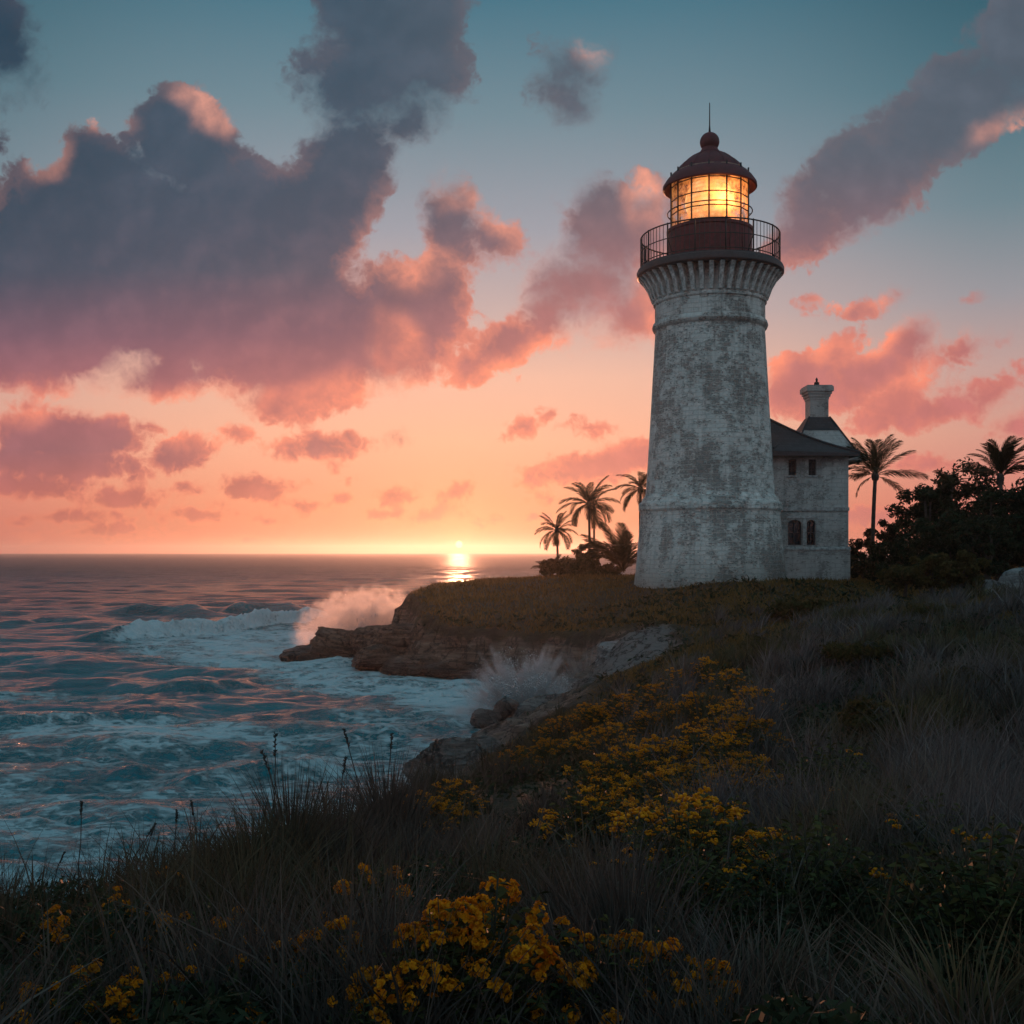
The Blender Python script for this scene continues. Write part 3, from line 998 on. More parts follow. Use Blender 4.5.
    for i in range(nm):
        q, q2 = corner[i], corner[(i + 1) % nm]
        fr.tube([(*q, ga - 0.05), (*q, gb + 0.1)], 0.045, 6)
        for t in (0.02, 0.26, 0.50, 0.75):
            z = ga + (gb - ga) * t
            fr.tube([(*q, z), (*q2, z)], 0.032, 5)
    gf = fr.build('glazing_bars', MAT_RAIL, root)
    hp = MB()
    zh = zz(214.5)
    hp.ring(rr(41.8), zh, 0.032, 96, 6)
    for i in range(7):
        a = 2 * math.pi * (2 * i + 0.07) / nm
        hp.tube([(rg2 * math.cos(a), rg2 * math.sin(a), zh), (rr(41.8) * math.cos(a), rr(41.8) * math.sin(a), zh)], 0.02, 5)
    hp.build('hand_hoop', MAT_RAIL, root, smooth=True)
    # lens and its lamp
    ln = MB()
    ln.lathe([(rr(6), -1.30), (rr(15), -1.20), (rr(20), -0.8), (rr(23.5), -0.35), (rr(24.5), 0.0), (rr(23.5), 0.35), (rr(20), 0.8), (rr(15), 1.20), (rr(6), 1.30)], 48)
    lens = ln.build('lens', lens_glow(), root, smooth=True, loc=(0, 0, (ga + gb) / 2 + 0.05))
    pd = MB()
    pd.lathe([(rr(9), zz(233)), (rr(9), zz(228.5)), (rr(15), zz(227.5)), (rr(15), zz(226.5)), (rr(4), zz(226.3))], 24)
    pd.build('lens_pedestal', MAT_IRON, root, smooth=True)
    ld = bpy.data.lights.new('lamp_bulb', 'POINT')
    ld.energy = 250
    ld.color = (1.0, 0.36, 0.10)
    ld.shadow_soft_size = 0.4
    lo = bpy.data.objects.new('lamp_bulb', ld)
    COL.objects.link(lo)
    lo.parent = root
    lo.location = (rr(26) * math.cos(R(-75)), rr(26) * math.sin(R(-75)), (ga + gb) / 2 - 0.3)
    # roof
    rf = MB()
    rf.lathe([(rr(36), zz(178)), (rr(39), zz(184)), (rr(45.0), zz(191.2)), (rr(46.6), zz(190.2)), (rr(46.3), zz(187.2)), (rr(42.5), zz(181.5)), (rr(37.0), zz(176.4)), (rr(33.6), zz(174.6)),
              (rr(32.2), zz(171.6)), (rr(29.6), zz(168)), (rr(25.4), zz(164)), (rr(20.0), zz(160)), (rr(14.6), zz(157)), (rr(11.0), zz(155)), (rr(9.4), zz(152.6)),
              (rr(7.8), zz(150)), (rr(7.0), zz(146))], 96)
    roof = rf.build('dome_roof', MAT_MAROON, root, sharp=30)
    rb = MB()
    for i in range(nm):
        a = 2 * math.pi * (i + 0.07) / nm
        rb.tube([(rr(r) * math.cos(a), rr(r) * math.sin(a), zz(y) + 0.01) for r, y in ((33.0, 173.0), (32.1, 171.4), (29.5, 167.8), (25.3, 163.8), (19.9, 159.8), (14.5, 156.8), (11.0, 155.0))], 0.02, 5)
    rb.build('roof_ribs', MAT_MAROON, roof, smooth=True)
    bl = MB()
    bl.lathe([(rr(max(0.4, 9.7 * math.sin(math.pi * k / 20))), zz(143.4 - 9.7 * -math.cos(math.pi * k / 20))) for k in range(21)], 40)
    bl.build('ball_vent', MAT_MAROON, roof, smooth=True)
    sp = MB()
    sp.tube([(0, 0, zz(134.5)), (0, 0, zz(127)), (0, 0, zz(104))], [0.07, 0.035, 0.022], 6)
    sp.build('lightning_rod', MAT_RAIL, roof, smooth=True)
    return root

build_lighthouse()

# ------------------------------------------------------------------ keeper's house
def slate_material(name, col):
    m, b, p = material(name)
    c = coords(b)
    x, y, z = b.sep(c)
    br = b.node('ShaderNodeTexBrick')
    b.put(br.inputs['Vector'], b.xyz(b.add(x, b.mul(y, 0.35)), b.mul(z, 1.6), 0.0))
    br.inputs['Scale'].default_value = 1.0
    br.inputs['Brick Width'].default_value = 0.34
    br.inputs['Row Height'].default_value = 0.24
    br.inputs['Mortar Size'].default_value = 0.012
    br.inputs['Color1'].default_value = tuple(q * 0.7 for q in col) + (1,)
    br.inputs['Color2'].default_value = tuple(q * 1.4 for q in col) + (1,)
    br.inputs['Mortar'].default_value = tuple(q * 0.25 for q in col) + (1,)
    n = b.noise(c, 2.5, 5, 0.6)
    b.put(p.inputs['Base Color'], b.mix(b.mul(n, 0.5), br.outputs['Color'], tuple(q * 1.3 for q in col) + (1,)))
    p.inputs['Roughness'].default_value = 0.7
    bump(b, p, b.add(b.mul(n, 0.3), b.sub(1.0, br.outputs['Fac'])), 0.6, 0.03)
    return m

MAT_SLATE = slate_material('dark_roof_slate', (0.035, 0.037, 0.043))
MAT_GLASS_DARK, _b, _p = material('dark_window_glass')
_b.put(_p.inputs['Base Color'], _b.mix(_b.noise(coords(_b), 3, 3), (0.006, 0.008, 0.012, 1), (0.014, 0.018, 0.024, 1)))
_p.inputs['Roughness'].default_value = 0.12
MAT_FRAME = plain('weathered_window_wood', (0.05, 0.052, 0.056), 0.7, 0, 0.4, 8)
MAT_TRIM = plain('weathered_string_course', (0.34, 0.34, 0.335), 0.9, 0, 0.45, 5)

def outline_arch(x0, x1, z0, z1, arch):
    """Clockwise opening outline in x, z; arch = rise of the rounded head."""
    pts = [(x0, z0), (x1, z0), (x1, z1 - arch)]
    if arch:
        cx, hw = (x0 + x1) / 2, (x1 - x0) / 2
        for k in range(1, 10):
            a = math.pi * k / 10
            pts.append((cx + hw * math.cos(a), z1 - arch + arch * math.sin(a)))
    pts.append((x0, z1 - arch))
    return pts

def wall_with_openings(name, x0, x1, z0, z1, y, depth, holes, mat, parent):
    bm = bmesh.new()
    def loop(pts, yy):
        vs = [bm.verts.new((px, yy, pz)) for px, pz in pts]
        return vs, [bm.edges.new((vs[i], vs[(i + 1) % len(vs)])) for i in range(len(vs))]
    _, edges = loop([(x0, z0), (x1, z0), (x1, z1), (x0, z1)], y)
    inner = []
    for hpts in holes:
        vs, es = loop(hpts, y)
        inner.append((vs, hpts))
        edges = edges + es
    bmesh.ops.triangle_fill(bm, use_beauty=True, use_dissolve=False, edges=edges)
    for vs, hpts in inner:
        back = [bm.verts.new((px, y + depth, pz)) for px, pz in hpts]
        k = len(vs)
        for i in range(k):
            bm.faces.new((vs[i], vs[(i + 1) % k], back[(i + 1) % k], back[i]))
    bmesh.ops.recalc_face_normals(bm, faces=bm.faces)
    me = bpy.data.meshes.new(name)
    bm.to_mesh(me)
    bm.free()
    me.materials.append(mat)
    return link(name, me, parent)

def build_house():
    BX, BY, BZ = 15.0, 61.0, 4.0
    s = BY / F
    X = lambda px: (px - 512) * s - BX
    Z = lambda py: CAM_Z + (HORIZON - py) * s - BZ
    root = tag(empty('keepers_house', (BX, BY, BZ)), 'whitewashed stone keepers house with slate hip roof and chimney behind the lighthouse', 'house')
    xl, xr = X(768), X(848.5)
    zb, ze = Z(592), Z(453)
    wins = [outline_arch(X(788), X(801.6), Z(546.5), Z(521), 0.22), outline_arch(X(806.8), X(815.6), Z(546.5), Z(521), 0.20),
            outline_arch(X(788.5), X(796.5), Z(476.5), Z(460.5), 0), outline_arch(X(808.6), X(816.2), Z(476.5), Z(460.5), 0)]
    w = wall_with_openings('front_wall', xl, xr, zb, ze, 0.0, 0.32, wins, MAT_HOUSE, root)
    sides = MB()
    dpt = 4.2
    sides.raw([(xr, 0, zb), (xr, dpt, zb), (xr, dpt, ze), (xr, 0, ze), (xl, dpt, zb), (xl, dpt, ze), (xl, 0, zb), (xl, 0, ze)],
              [(0, 1, 2, 3), (1, 4, 5, 2), (4, 6, 7, 5)])
    sides.build('side_wall', MAT_HOUSE, root)
    for k, o in enumerate(wins):
        xs = [q[0] for q in o]
        zs = [q[1] for q in o]
        x0, x1, z0, z1 = min(xs), max(xs), min(zs), max(zs)
        fm = MB()
        t = 0.055
        y0, y1 = 0.16, 0.24
        fm.box(x0, x0 + t, y0, y1, z0, z1)
        fm.box(x1 - t, x1, y0, y1, z0, z1)
        fm.box(x0 + t, x1 - t, y0, y1, z0, z0 + t)
        fm.box(x0 + t, x1 - t, y0, y1, z1 - t * (2.2 if k < 2 else 1), z1)
        fm.box((x0 + x1) / 2 - 0.02, (x0 + x1) / 2 + 0.02, y0 + 0.01, y1 - 0.01, z0 + t, z1 - t)
        if k >= 2:
            for j in range(9):
                zq = z0 + t + (z1 - z0 - 2 * t) * (j + 0.25) / 9
                fm.raw([(x0 + t, y0 + 0.005, zq), (x1 - t, y0 + 0.005, zq), (x1 - t, y1 - 0.01, zq + 0.07), (x0 + t, y1 - 0.01, zq + 0.07)], [(0, 1, 2, 3)])
        else:
            fm.box(x0 + t, x1 - t, y0 + 0.012, y1 - 0.012, (z0 + z1) / 2 - 0.02, (z0 + z1) / 2 + 0.02)
        fr = fm.build('window', MAT_FRAME, root)
        if k >= 2:
            fr['label'] = 'small shuttered window under the eaves'
        else:
            fr['label'] = 'tall dark arched window'
        pn = MB()
        pn.box(x0, x1, 0.27, 0.31, z0, z1)
        pn.build('pane', MAT_GLASS_DARK, fr)
        sl = MB()
        sl.box(x0 - 0.07, x1 + 0.07, -0.07, 0.158, z0 - 0.10, z0 - 0.002)
        sl.build('sill', MAT_TRIM, fr)
    tr = MB()
    tr.box(xl, xr + 0.03, -0.075, -0.003, Z(512), Z(508.6))
    tr.build('string_course', MAT_TRIM, root)
    pl = MB()
    pl.box(xl, xr + 0.05, -0.16, -0.004, zb, Z(551.5))
    pl.build('plinth', MAT_HOUSE, root)
    pc = MB()
    pc.raw([(xl, -0.20, Z(551.5)), (xr + 0.07, -0.20, Z(551.5)), (xr + 0.07, -0.20, Z(549.6)), (xl, -0.20, Z(549.6)), (xl, -0.005, Z(547.6)), (xr + 0.07, -0.005, Z(547.6)), (xr + 0.07, -0.005, Z(551.4))],
           [(0, 1, 2, 3), (3, 2, 5, 4), (1, 6, 5, 2)])
    pc.build('plinth_course', MAT_TRIM, root)
    hd = MB()
    hd.box(X(786), X(817.6), -0.055, -0.003, Z(519.6), Z(517.2))
    hd.box(X(802.9), X(805.6), -0.055, -0.003, Z(546.4), Z(519.7))
    hd.build('window_surround', MAT_TRIM, root)
    # hip roof: front slope with a hip falling to the right-hand corner
    ov = 0.55
    e = ze + 0.02
    A = Vector((xl - 0.3, -ov, e))
    B = Vector((X(857), -ov * 1.0, e - 0.12))
    Bb = Vector((X(857), dpt + 0.4, e - 0.12))
    Ab = Vector((xl - 0.3, dpt + 0.4, e))
    T0 = Vector((xl - 0.3, 1.5, Z(417.5) + 0.12))
    T1 = Vector((X(771), 1.5, Z(417.5) + 0.12))
    th = Vector((0, 0, -0.16))
    rf = MB()
    v = [A, B, Bb, Ab, T0, T1]
    # curved (bell-cast) front slope
    rows = 8
    def row(P0, P1, Q0, Q1):
        out = []
        for k in range(rows + 1):
            t = k / rows
            sag = Vector((0, 0, -0.22 * math.sin(math.pi * t)))
            out.append((P0.lerp(Q0, t) + sag, P1.lerp(Q1, t) + sag))
        return out
    for P0, P1, Q0, Q1 in ((A, B, T0, T1), (B, Bb, T1, T1), (Bb, Ab, T1, T0)):
        rws = row(P0, P1, Q0, Q1)
        vv = [q for r_ in rws for q in r_]
        rf.raw(vv, [(2 * k, 2 * k + 1, 2 * k + 3, 2 * k + 2) for k in range(rows)])
    rf.raw([A, B, Bb, Ab, A + th, B + th, Bb + th, Ab + th], [(0, 4, 5, 1), (1, 5, 6, 2), (2, 6, 7, 3), (4, 7, 6, 5)])
    roof = rf.build('hip_roof', MAT_SLATE, root)
    rg = MB()
    rg.tube([Vector((A.x + 0.5, A.y + 0.1, A.z + 0.15)), Vector((X(781), 0.28, Z(444)))], 0.05, 6)
    rws = row(A, B, T0, T1)
    rg.tube([q[1] + Vector((0, -0.01, 0.03)) for q in rws], 0.07, 6)
    rg.build('ridge_tiles', MAT_SLATE, roof)
    ft = MB()
    ft.box(A.x, B.x - 0.1, -ov - 0.11, -ov - 0.004, e - 0.30, e - 0.14)
    ft.build('gutter', MAT_IRON, root)
    # rear wing with its flared chimney roof
    D2 = 65.0
    s2 = D2 / F
    X2 = lambda px: (px - 512) * s2 - BX
    Z2 = lambda py: CAM_Z + (HORIZON - py) * s2 - BZ
    cx, cy = X2(822.3), D2 - BY + 1.2
    rw = MB()
    rw.box(cx - 2.0, cx + 1.5, dpt + 0.02, cy + 2.6, zb, Z2(459))
    rw.build('rear_wing_wall', MAT_HOUSE, root)
    prof = [(463, 40.5), (459.5, 39.5), (457, 36), (451, 29.6), (443, 25), (437, 21.6), (431, 18.2)]
    def pyramid(rows_, name, mat, grow=0.0):
        mb = MB()
        vv = []
        for y, hw in rows_:
            a, z = hw * s2 + grow, Z2(y)
            dd = min(a, 2.0 + 0.15 * a)
            vv += [(cx - a, cy - dd, z), (cx + a, cy - dd, z), (cx + a, cy + dd, z), (cx - a, cy + dd, z)]
        fs = [(4 * i + k, 4 * i + (k + 1) % 4, 4 * i + 4 + (k + 1) % 4, 4 * i + 4 + k) for i in range(len(rows_) - 1) for k in range(4)]
        m_ = len(rows_) - 1
        fs += [(0, 3, 2, 1), (4 * m_, 4 * m_ + 1, 4 * m_ + 2, 4 * m_ + 3)]
        mb.raw(vv, fs)
        return mb.build(name, mat, root)
    pyramid(prof, 'flared_roof', MAT_HOUSE)
    pyramid([(431.2, 18.8), (430.6, 18.6), (424, 14.2), (417, 10)], 'slate_cap', MAT_SLATE)
    for sx in (-1, 1):
        pr = [(y, hw) for y, hw in prof[1:]] + [(424, 14.4), (417, 10.2)]
        eg = MB()
        eg.tube([(cx + sx * hw * s2, cy - min(hw * s2, 2.0 + 0.15 * hw * s2), Z2(y) + 0.02) for y, hw in pr], 0.055, 6)
        eg.build('hip_tile_ridge', MAT_SLATE, root)
    ch = MB()
    a = 9.2 * s2
    ch.box(cx - a, cx + a, cy - a, cy + a, Z2(417.5), Z2(397))
    for (y0, y1, hw) in ((399.0, 396.4, 9.9), (396.4, 393.6, 11.0), (393.6, 391.0, 12.2), (391.0, 386.2, 13.6), (386.2, 384.8, 12.6)):
        q = hw * s2
        ch.box(cx - q, cx + q, cy - q, cy + q, Z2(y0), Z2(y1) - 0.001)
    q = a + 0.02
    for sx in (-1, 1):
        ch.box(cx + sx * (a - 0.08) - 0.09, cx + sx * (a - 0.08) + 0.09, cy - a - 0.025, cy - a - 0.002, Z2(417), Z2(399.2))
    chim = ch.build('chimney', MAT_HOUSE, root)
    pt = MB()
    pt.lathe([(0.20, Z2(385.2)), (0.22, Z2(384)), (0.16, Z2(383)), (0.15, Z2(381.2)), (0.17, Z2(380.8)), (0.07, Z2(380)), (0.06, Z2(378.6)), (0.09, Z2(378)), (0.06, Z2(377)), (0.015, Z2(375.6))], 16)
    pt.build('chimney_pot', MAT_RAIL, chim, smooth=True, loc=(cx, cy, 0))
    return root

build_house()

# ------------------------------------------------------------------ rocks
def rock_material(name, dark, light, wet_top=0.9):
    m, b, p = material(name)
    c = coords(b)
    g = b.node('ShaderNodeNewGeometry').outputs['Position']
    z = b.sep(g)[2]
    n = b.noise(c, 1.6, 7, 0.65)
    n2 = b.noise(c, 8, 6, 0.7)
    st = b.noise(b.mapping(c, rot=(R(14), R(-10), 0), scale=(0.5, 0.5, 3.4)), 1.5, 6, 0.65, 0.5)
    ck = b.ramp01(b.voronoi(b.v('ADD', c, b.v('SCALE', b.noise(c, 1.5, 4, 0.6, color=True), scale=0.8)), 1.2, 'DISTANCE_TO_EDGE'), 0.0, 0.05)
    col = b.mix(b.ramp01(b.add(b.mul(st, 0.7), b.mul(n2, 0.35)), 0.40, 0.66), dark + (1,), light + (1,))
    col = b.mix(b.mul(b.sub(1.0, ck), 0.2), col, tuple(q * 0.3 for q in dark) + (1,))
    fk = b.ramp01(b.m('ABSOLUTE', b.sub(b.noise(b.mapping(c, rot=(0.2, 0.3, 0), scale=(1.3, 1.3, 0.5)), 1.0, 5, 0.6), 0.5)), 0.0, 0.035)
    col = b.mix(b.mul(b.sub(1.0, fk), 0.8), col, tuple(q * 0.3 for q in dark) + (1,))
    wet = b.ramp01(b.add(z, b.mul(n, 0.5)), wet_top + 0.35, wet_top - 0.25)
    col = b.mix(b.mul(wet, 0.7), col, b.mix(1.0, col, (0.34, 0.32, 0.32, 1), 'MULTIPLY'))
    b.put(p.inputs['Base Color'], col)
    b.put(p.inputs['Roughness'], b.sub(0.9, b.mul(wet, 0.6)))
    bump(b, p, b.add(b.mul(st, 0.8), b.add(b.mul(n2, 0.4), b.mul(fk, 0.4))), 1.0, 0.32)
    return m

MAT_ROCK = rock_material('wet_brown_rock', (0.05, 0.030, 0.022), (0.21, 0.135, 0.10))
MAT_ROCK_GREY = rock_material('grey_shore_rock', (0.06, 0.055, 0.052), (0.22, 0.20, 0.19), 0.8)
MAT_ROCK_PALE = rock_material('pale_dry_rock', (0.16, 0.16, 0.165), (0.36, 0.35, 0.34), -5)

def rock(name, loc, size, seed, mat, label=None, rz=0.0, cuts=16, sub=5, rough=0.13, group=None, cat='rock', tilt=(0, 0), beds=0.0):
    bm = bmesh.new()
    bmesh.ops.create_icosphere(bm, subdivisions=sub, radius=1)
    v = np.array([q.co for q in bm.verts])
    f = np.array([[q.index for q in t.verts] for t in bm.faces])
    bm.free()
    r = np.random.default_rng(seed)
    for _ in range(cuts):
        n = r.normal(size=3)
        n[2] *= 0.8
        n /= np.linalg.norm(n)
        d = r.uniform(0.58, 0.92)
        over = v @ n - d
        v = v - np.outer(np.where(over > 0, over * 0.93, 0), n)
    sc = np.array(size)
    q = v * sc
    nn = v / np.linalg.norm(v, axis=1)[:, None]
    k = float(np.mean(sc))
    q = q + nn * ((fbm(q * (0.9 / k) * np.array([1, 1, 2.2]) + seed, 5, 0.55, True) * rough * 1.6 + fbm(q * (3.0 / k) * np.array([0.7, 0.7, 2.4]) + seed, 4, 0.6) * rough * 0.7) * k)[:, None]
    if beds:                                  # stepped layers with worn, undercut joints
        ph = q[:, 2] * 3.4 / max(0.5, sc[2]) + fbm(q * 0.6 + seed, 3) * 1.6
        step = ph - np.floor(ph)
        q = q + nn * np.array([1, 1, 0.3]) * (((0.5 - step) ** 3 * 2.2 + fbm(q * np.array([2.2, 2.2, 0.5]) + seed, 4, 0.6, True) * 0.5) * beds * k)[:, None]
    o = mk(name, q, f, mat, None, True, loc=loc)
    o.rotation_euler = (tilt[0], tilt[1], rz)
    if label:
        tag(o, label, cat, group)
    return o

def build_rocks():
    # the low shelf running out from the headland
    rock('rock_shelf', (-9.3, 62.2, 0.15), (3.2, 2.2, 1.35), 3, MAT_ROCK, 'long low brown rock shelf running out into the surf at the headland tip', R(-8), 18, 6, 0.15, tilt=(0, R(10)), beds=0.22)
    rock('rock_outcrop', (-7.0, 61.0, 0.6), (2.0, 1.8, 1.6), 8, MAT_ROCK, 'humped brown rock between the low shelf and the headland cliff', R(20), 16, 6, 0.16, beds=0.2)
    rock('rock_outcrop', (-11.4, 61.6, -0.05), (1.6, 1.3, 0.75), 12, MAT_ROCK, 'small dark outermost rock at the seaward end of the shelf', R(5), 14, 5, 0.14, beds=0.2)
    # ledges along the foot of the cliff
    led = [(-6.6, 55.8, 0.45, 2.0, 1.5, 0.75, 21, 'broad layered ledge at the left corner of the cliff foot'),
           (-4.6, 53.4, 0.25, 1.9, 1.3, 0.65, 22, 'flat wet ledge below the middle of the headland cliff'),
           (-2.4, 52.2, 0.25, 1.9, 1.2, 0.55, 23, 'flat wet ledge right of the middle of the cliff foot'),
           (-0.3, 51.3, 0.25, 1.6, 1.1, 0.6, 24, 'dark ledge at the cliff foot left of the inner cove spray'),
           (-5.6, 57.0, 1.3, 1.5, 1.4, 0.9, 25, 'upper step of brown rock on the left corner of the cliff'),
           (-3.2, 54.0, 0.9, 1.7, 1.0, 0.6, 26, 'upper step of brown rock above the flat wet ledges')]
    for x, y, z, sx, sy, sz, sd, lab in led:
        rock('rock_ledge', (x, y, z), (sx, sy, sz), sd, MAT_ROCK, lab, R(sd * 37 % 40 - 20), 18, 6, 0.18, beds=0.26)
    # boulders where the near spray bursts
    for (px, py, sz, sd, lab) in [(506, 706, (0.62, 0.55, 0.52), 31, 'rounded dark wet boulder standing highest beside the bursting spray'),
                                  (486, 716, (0.62, 0.50, 0.42), 32, 'dark wet boulder at the water edge left of the tall one in the spray'),
                                  (498, 731, (0.55, 0.42, 0.26), 33, 'low wet rock awash in front of the two dark boulders'),
                                  (526, 716, (0.45, 0.42, 0.40), 34, 'brown boulder between the dark wet boulder and the rock slope')]:
        D = 38.6 - (py - 706) * 0.08
        x = (px - 512) / F * D
        z = CAM_Z - (py - HORIZON) / F * D - sz[2] * 0.45
        rock('boulder', (x, D, z), sz, sd, MAT_ROCK_GREY, lab, R(sd * 53 % 90), 14, 5, 0.13, cat='boulder')
    for (px, py, D, sz, sd, lab) in [(556, 712, 37.5, (1.5, 1.2, 0.9), 41, 'grey sloping rock just above the wet boulders'),
                                     (592, 690, 40.0, (1.7, 1.4, 1.0), 42, 'grey rock face below the pale slab at the cove side'),
                                     (632, 655, 43.0, (1.9, 1.8, 0.75), 43, 'pale flat topped rock slab at the head of the cove'),
                                     (450, 757, 26.5, (1.1, 0.9, 0.7), 44, 'dark shore rock at the edge of the flowered slope'),
                                     (478, 752, 27.5, (0.8, 0.8, 0.6), 45, 'smaller dark shore rock right of the one at the slope edge')]:
        x = (px - 512) / F * D
        z = CAM_Z - (py - HORIZON) / F * D - sz[2] * 0.4
        rock('rock_slab' if sd == 43 else 'shore_rock', (x, D, z), sz, sd, MAT_ROCK_PALE if sd == 43 else MAT_ROCK_GREY, lab, R(sd * 29 % 60 - 30), 16, 6, 0.12, beds=0.12)
    rock('boulder', (19.9, 42.5, 4.75), (1.3, 1.0, 0.6), 51, MAT_ROCK_PALE, 'pale grey boulder under the dark trees at the right edge', R(15), 14, 5, 0.1, cat='boulder')
    rock('boulder', (18.3, 42.0, 4.55), (0.8, 0.6, 0.45), 52, MAT_ROCK_PALE, 'small pale boulder left of the large one under the trees', R(40), 14, 5, 0.1, cat='boulder')
    # stony ground showing in the near foreground
    for (px, py, s_, sd, lab) in [(205, 985, 0.34, 61, 'flat grey stone showing between the flowers at the bottom left'),
                                  (262, 1003, 0.26, 62, 'small flat grey stone at the bottom edge beside the larger flat one'),
                                  (290, 795, 0.5, 63, 'dark brow rock at the sea edge below the left grass')]:
        x, y, g = ray_ground(px, py)
        rock('stone', (x, y, g - s_ * 0.1), (s_, s_ * 0.8, s_ * 0.32), sd, MAT_ROCK_GREY, lab, R(sd * 31 % 80), 12, 4, 0.1, cat='stone')

build_rocks()

# ------------------------------------------------------------------ spray
def spray_material(name, density, streaks, size, seed):
    """Fine water drops in the air; object space, burst centre at the origin."""
    m = bpy.data.materials.new(name)
    m.use_nodes = True
    b = NB(m.node_tree)
    b.n.clear()
    out = b.node('ShaderNodeOutputMaterial')
    v = b.node('ShaderNodeVolumePrincipled')
    c = coords(b)
    x, y, z = b.sep(c)
    sx, sy, sz = size
    q = b.xyz(b.mul(x, 1 / sx), b.mul(y, 1 / sy), b.mul(z, 1 / sz))
    r = b.v('LENGTH', q)
    n = b.noise(b.v('ADD', c, (seed, 0, 0)), 1.6, 5, 0.6)
    if streaks:
        a = b.m('ARCTAN2', x, b.m('MAXIMUM', b.add(z, 0.35), 0.02))
        a2 = b.m('ARCTAN2', y, b.m('MAXIMUM', b.add(z, 0.35), 0.02))
        st = b.noise(b.xyz(b.mul(a, 4.0), b.mul(a2, 1.2), b.mul(r, 0.35)), 1.6, 6, 0.62)
        st2 = b.noise(b.xyz(b.mul(a, 8.0), b.mul(a2, 5.0), b.mul(r, 1.6)), 1.6, 6, 0.65)
        reach = b.add(0.16, b.add(b.mul(b.ramp01(st, 0.32, 0.72), 0.80), b.mul(b.sub(st2, 0.5), 0.55)))
        fall = b.m('POWER', b.ramp01(b.sub(r, reach), 0.42, -0.55), 1.5)
        d = b.mul(fall, b.add(0.45, b.mul(b.ramp01(st2, 0.35, 0.70), 0.9)))
        mist = b.m('EXPONENT', b.mul(b.mul(b.add(r, b.mul(b.sub(n, 0.5), 0.9)), b.add(r, b.mul(b.sub(n, 0.5), 0.9))), -7.0))
        d = b.add(b.mul(d, 1.0), b.mul(mist, 0.22))
        clump = b.noise(b.v('ADD', c, (seed * 3, 0, 0)), 2.3, 6, 0.68)
        d = b.mul(b.mul(d, b.add(0.06, b.mul(b.ramp01(clump, 0.40, 0.68), 1.7))), b.ramp01(r, 1.0, 0.6))
    else:
        d = b.mul(b.ramp01(b.add(r, b.mul(b.sub(n, 0.5), 1.7)), 1.0, 0.30), b.ramp01(r, 1.0, 0.8))
    d = b.mul(d, density)
    v.inputs['Color'].default_value = (0.97, 0.97, 0.98, 1)
    v.inputs['Anisotropy'].default_value = 0.7
    b.put(v.inputs['Density'], d)
    b.l.new(v.outputs[0], out.inputs['Volume'])
    return m

def spray(loc, size, density, streaks, seed, label):
    bm = bmesh.new()
    bmesh.ops.create_icosphere(bm, subdivisions=3, radius=1.04)
    for q in bm.verts:
        q.co = Vector((q.co.x * size[0], q.co.y * size[1], max(q.co.z, -0.15) * size[2]))
    me = bpy.data.meshes.new('sea_spray')
    bm.to_mesh(me)
    bm.free()
    me.materials.append(spray_material('spray_drops', density, streaks, size, seed))
    o = link('sea_spray', me, None, loc)
    tag(o, label, 'sea spray', kind='stuff')
    return o

spray((0.45, 39.6, 0.20), (3.4, 1.7, 2.8), 8.0, True, 1.0, 'fan of white spray bursting over the dark boulders in the cove')
spray((-8.6, 67.5, 0.6), (5.4, 2.8, 3.7), 1.2, False, 9.0, 'soft cloud of spray rising behind the rock shelf')
spray((3.0, 45.0, 0.4), (1.6, 1.2, 2.6), 1.1, True, 4.0, 'thin spray drifting up inside the cove')

def drops(cx, cy, cz, n, reach, seed, label):
    """Flung water: small drops strung along the arcs they were thrown on, in ragged sheets."""
    r = np.random.default_rng(seed)
    jets = r.integers(14, 18)
    ja = np.linspace(-1.05, 1.0, jets) + r.normal(0, 0.06, jets)
    js = reach * (0.55 + 0.45 * r.random(jets)) * np.where(np.abs(ja) < 0.75, 1.0, 0.8)
    j = r.integers(0, jets, n)
    a = ja[j] + r.normal(0, 0.085, n)
    b_ = r.normal(0, 0.22, n)
    s = js[j] * r.random(n) ** 0.75
    x = cx + np.sin(a) * s
    y = cy + b_ * s * 0.8
    z = cz + np.cos(a) * s * 0.95 - 0.06 * s ** 2 * np.abs(np.sin(a))
    rad = r.lognormal(math.log(0.016), 0.5, n) * np.clip(1.3 - s / reach, 0.4, 1)
    t = np.array([(1, 1, 1), (1, -1, -1), (-1, 1, -1), (-1, -1, 1)]) / 1.73
    d = np.stack([np.sin(a), b_, np.cos(a)], 1)
    d /= np.linalg.norm(d, axis=1)[:, None]
    tv = t[None] * rad[:, None, None]
    tv = tv + d[:, None, :] * (np.einsum('nkj,nj->nk', tv, d) * r.uniform(0.0, 1.6, n)[:, None])[..., None]
    v = (np.stack([x, y, z], 1)[:, None, :] + tv).reshape(-1, 3)
    f = (np.arange(n)[:, None, None] * 4 + np.array([(0, 1, 2), (0, 3, 1), (0, 2, 3), (1, 3, 2)])[None]).reshape(-1, 3)
    m, b, p = material('water_drops')
    p.inputs['Base Color'].default_value = (0.85, 0.88, 0.9, 1)
    p.inputs['Roughness'].default_value = 0.25
    p.inputs['Transmission Weight'].default_value = 0.15
    tag(mk('flung_drops', v, f, m), label, 'water drops', kind='stuff')

drops(0.4, 39.3, 0.1, 9000, 2.9, 3, 'white drops flung up in ragged jets over the cove boulders')
drops(-8.6, 66.6, 0.5, 2200, 3.6, 5, 'drops flung up at the edge of the far spray cloud')

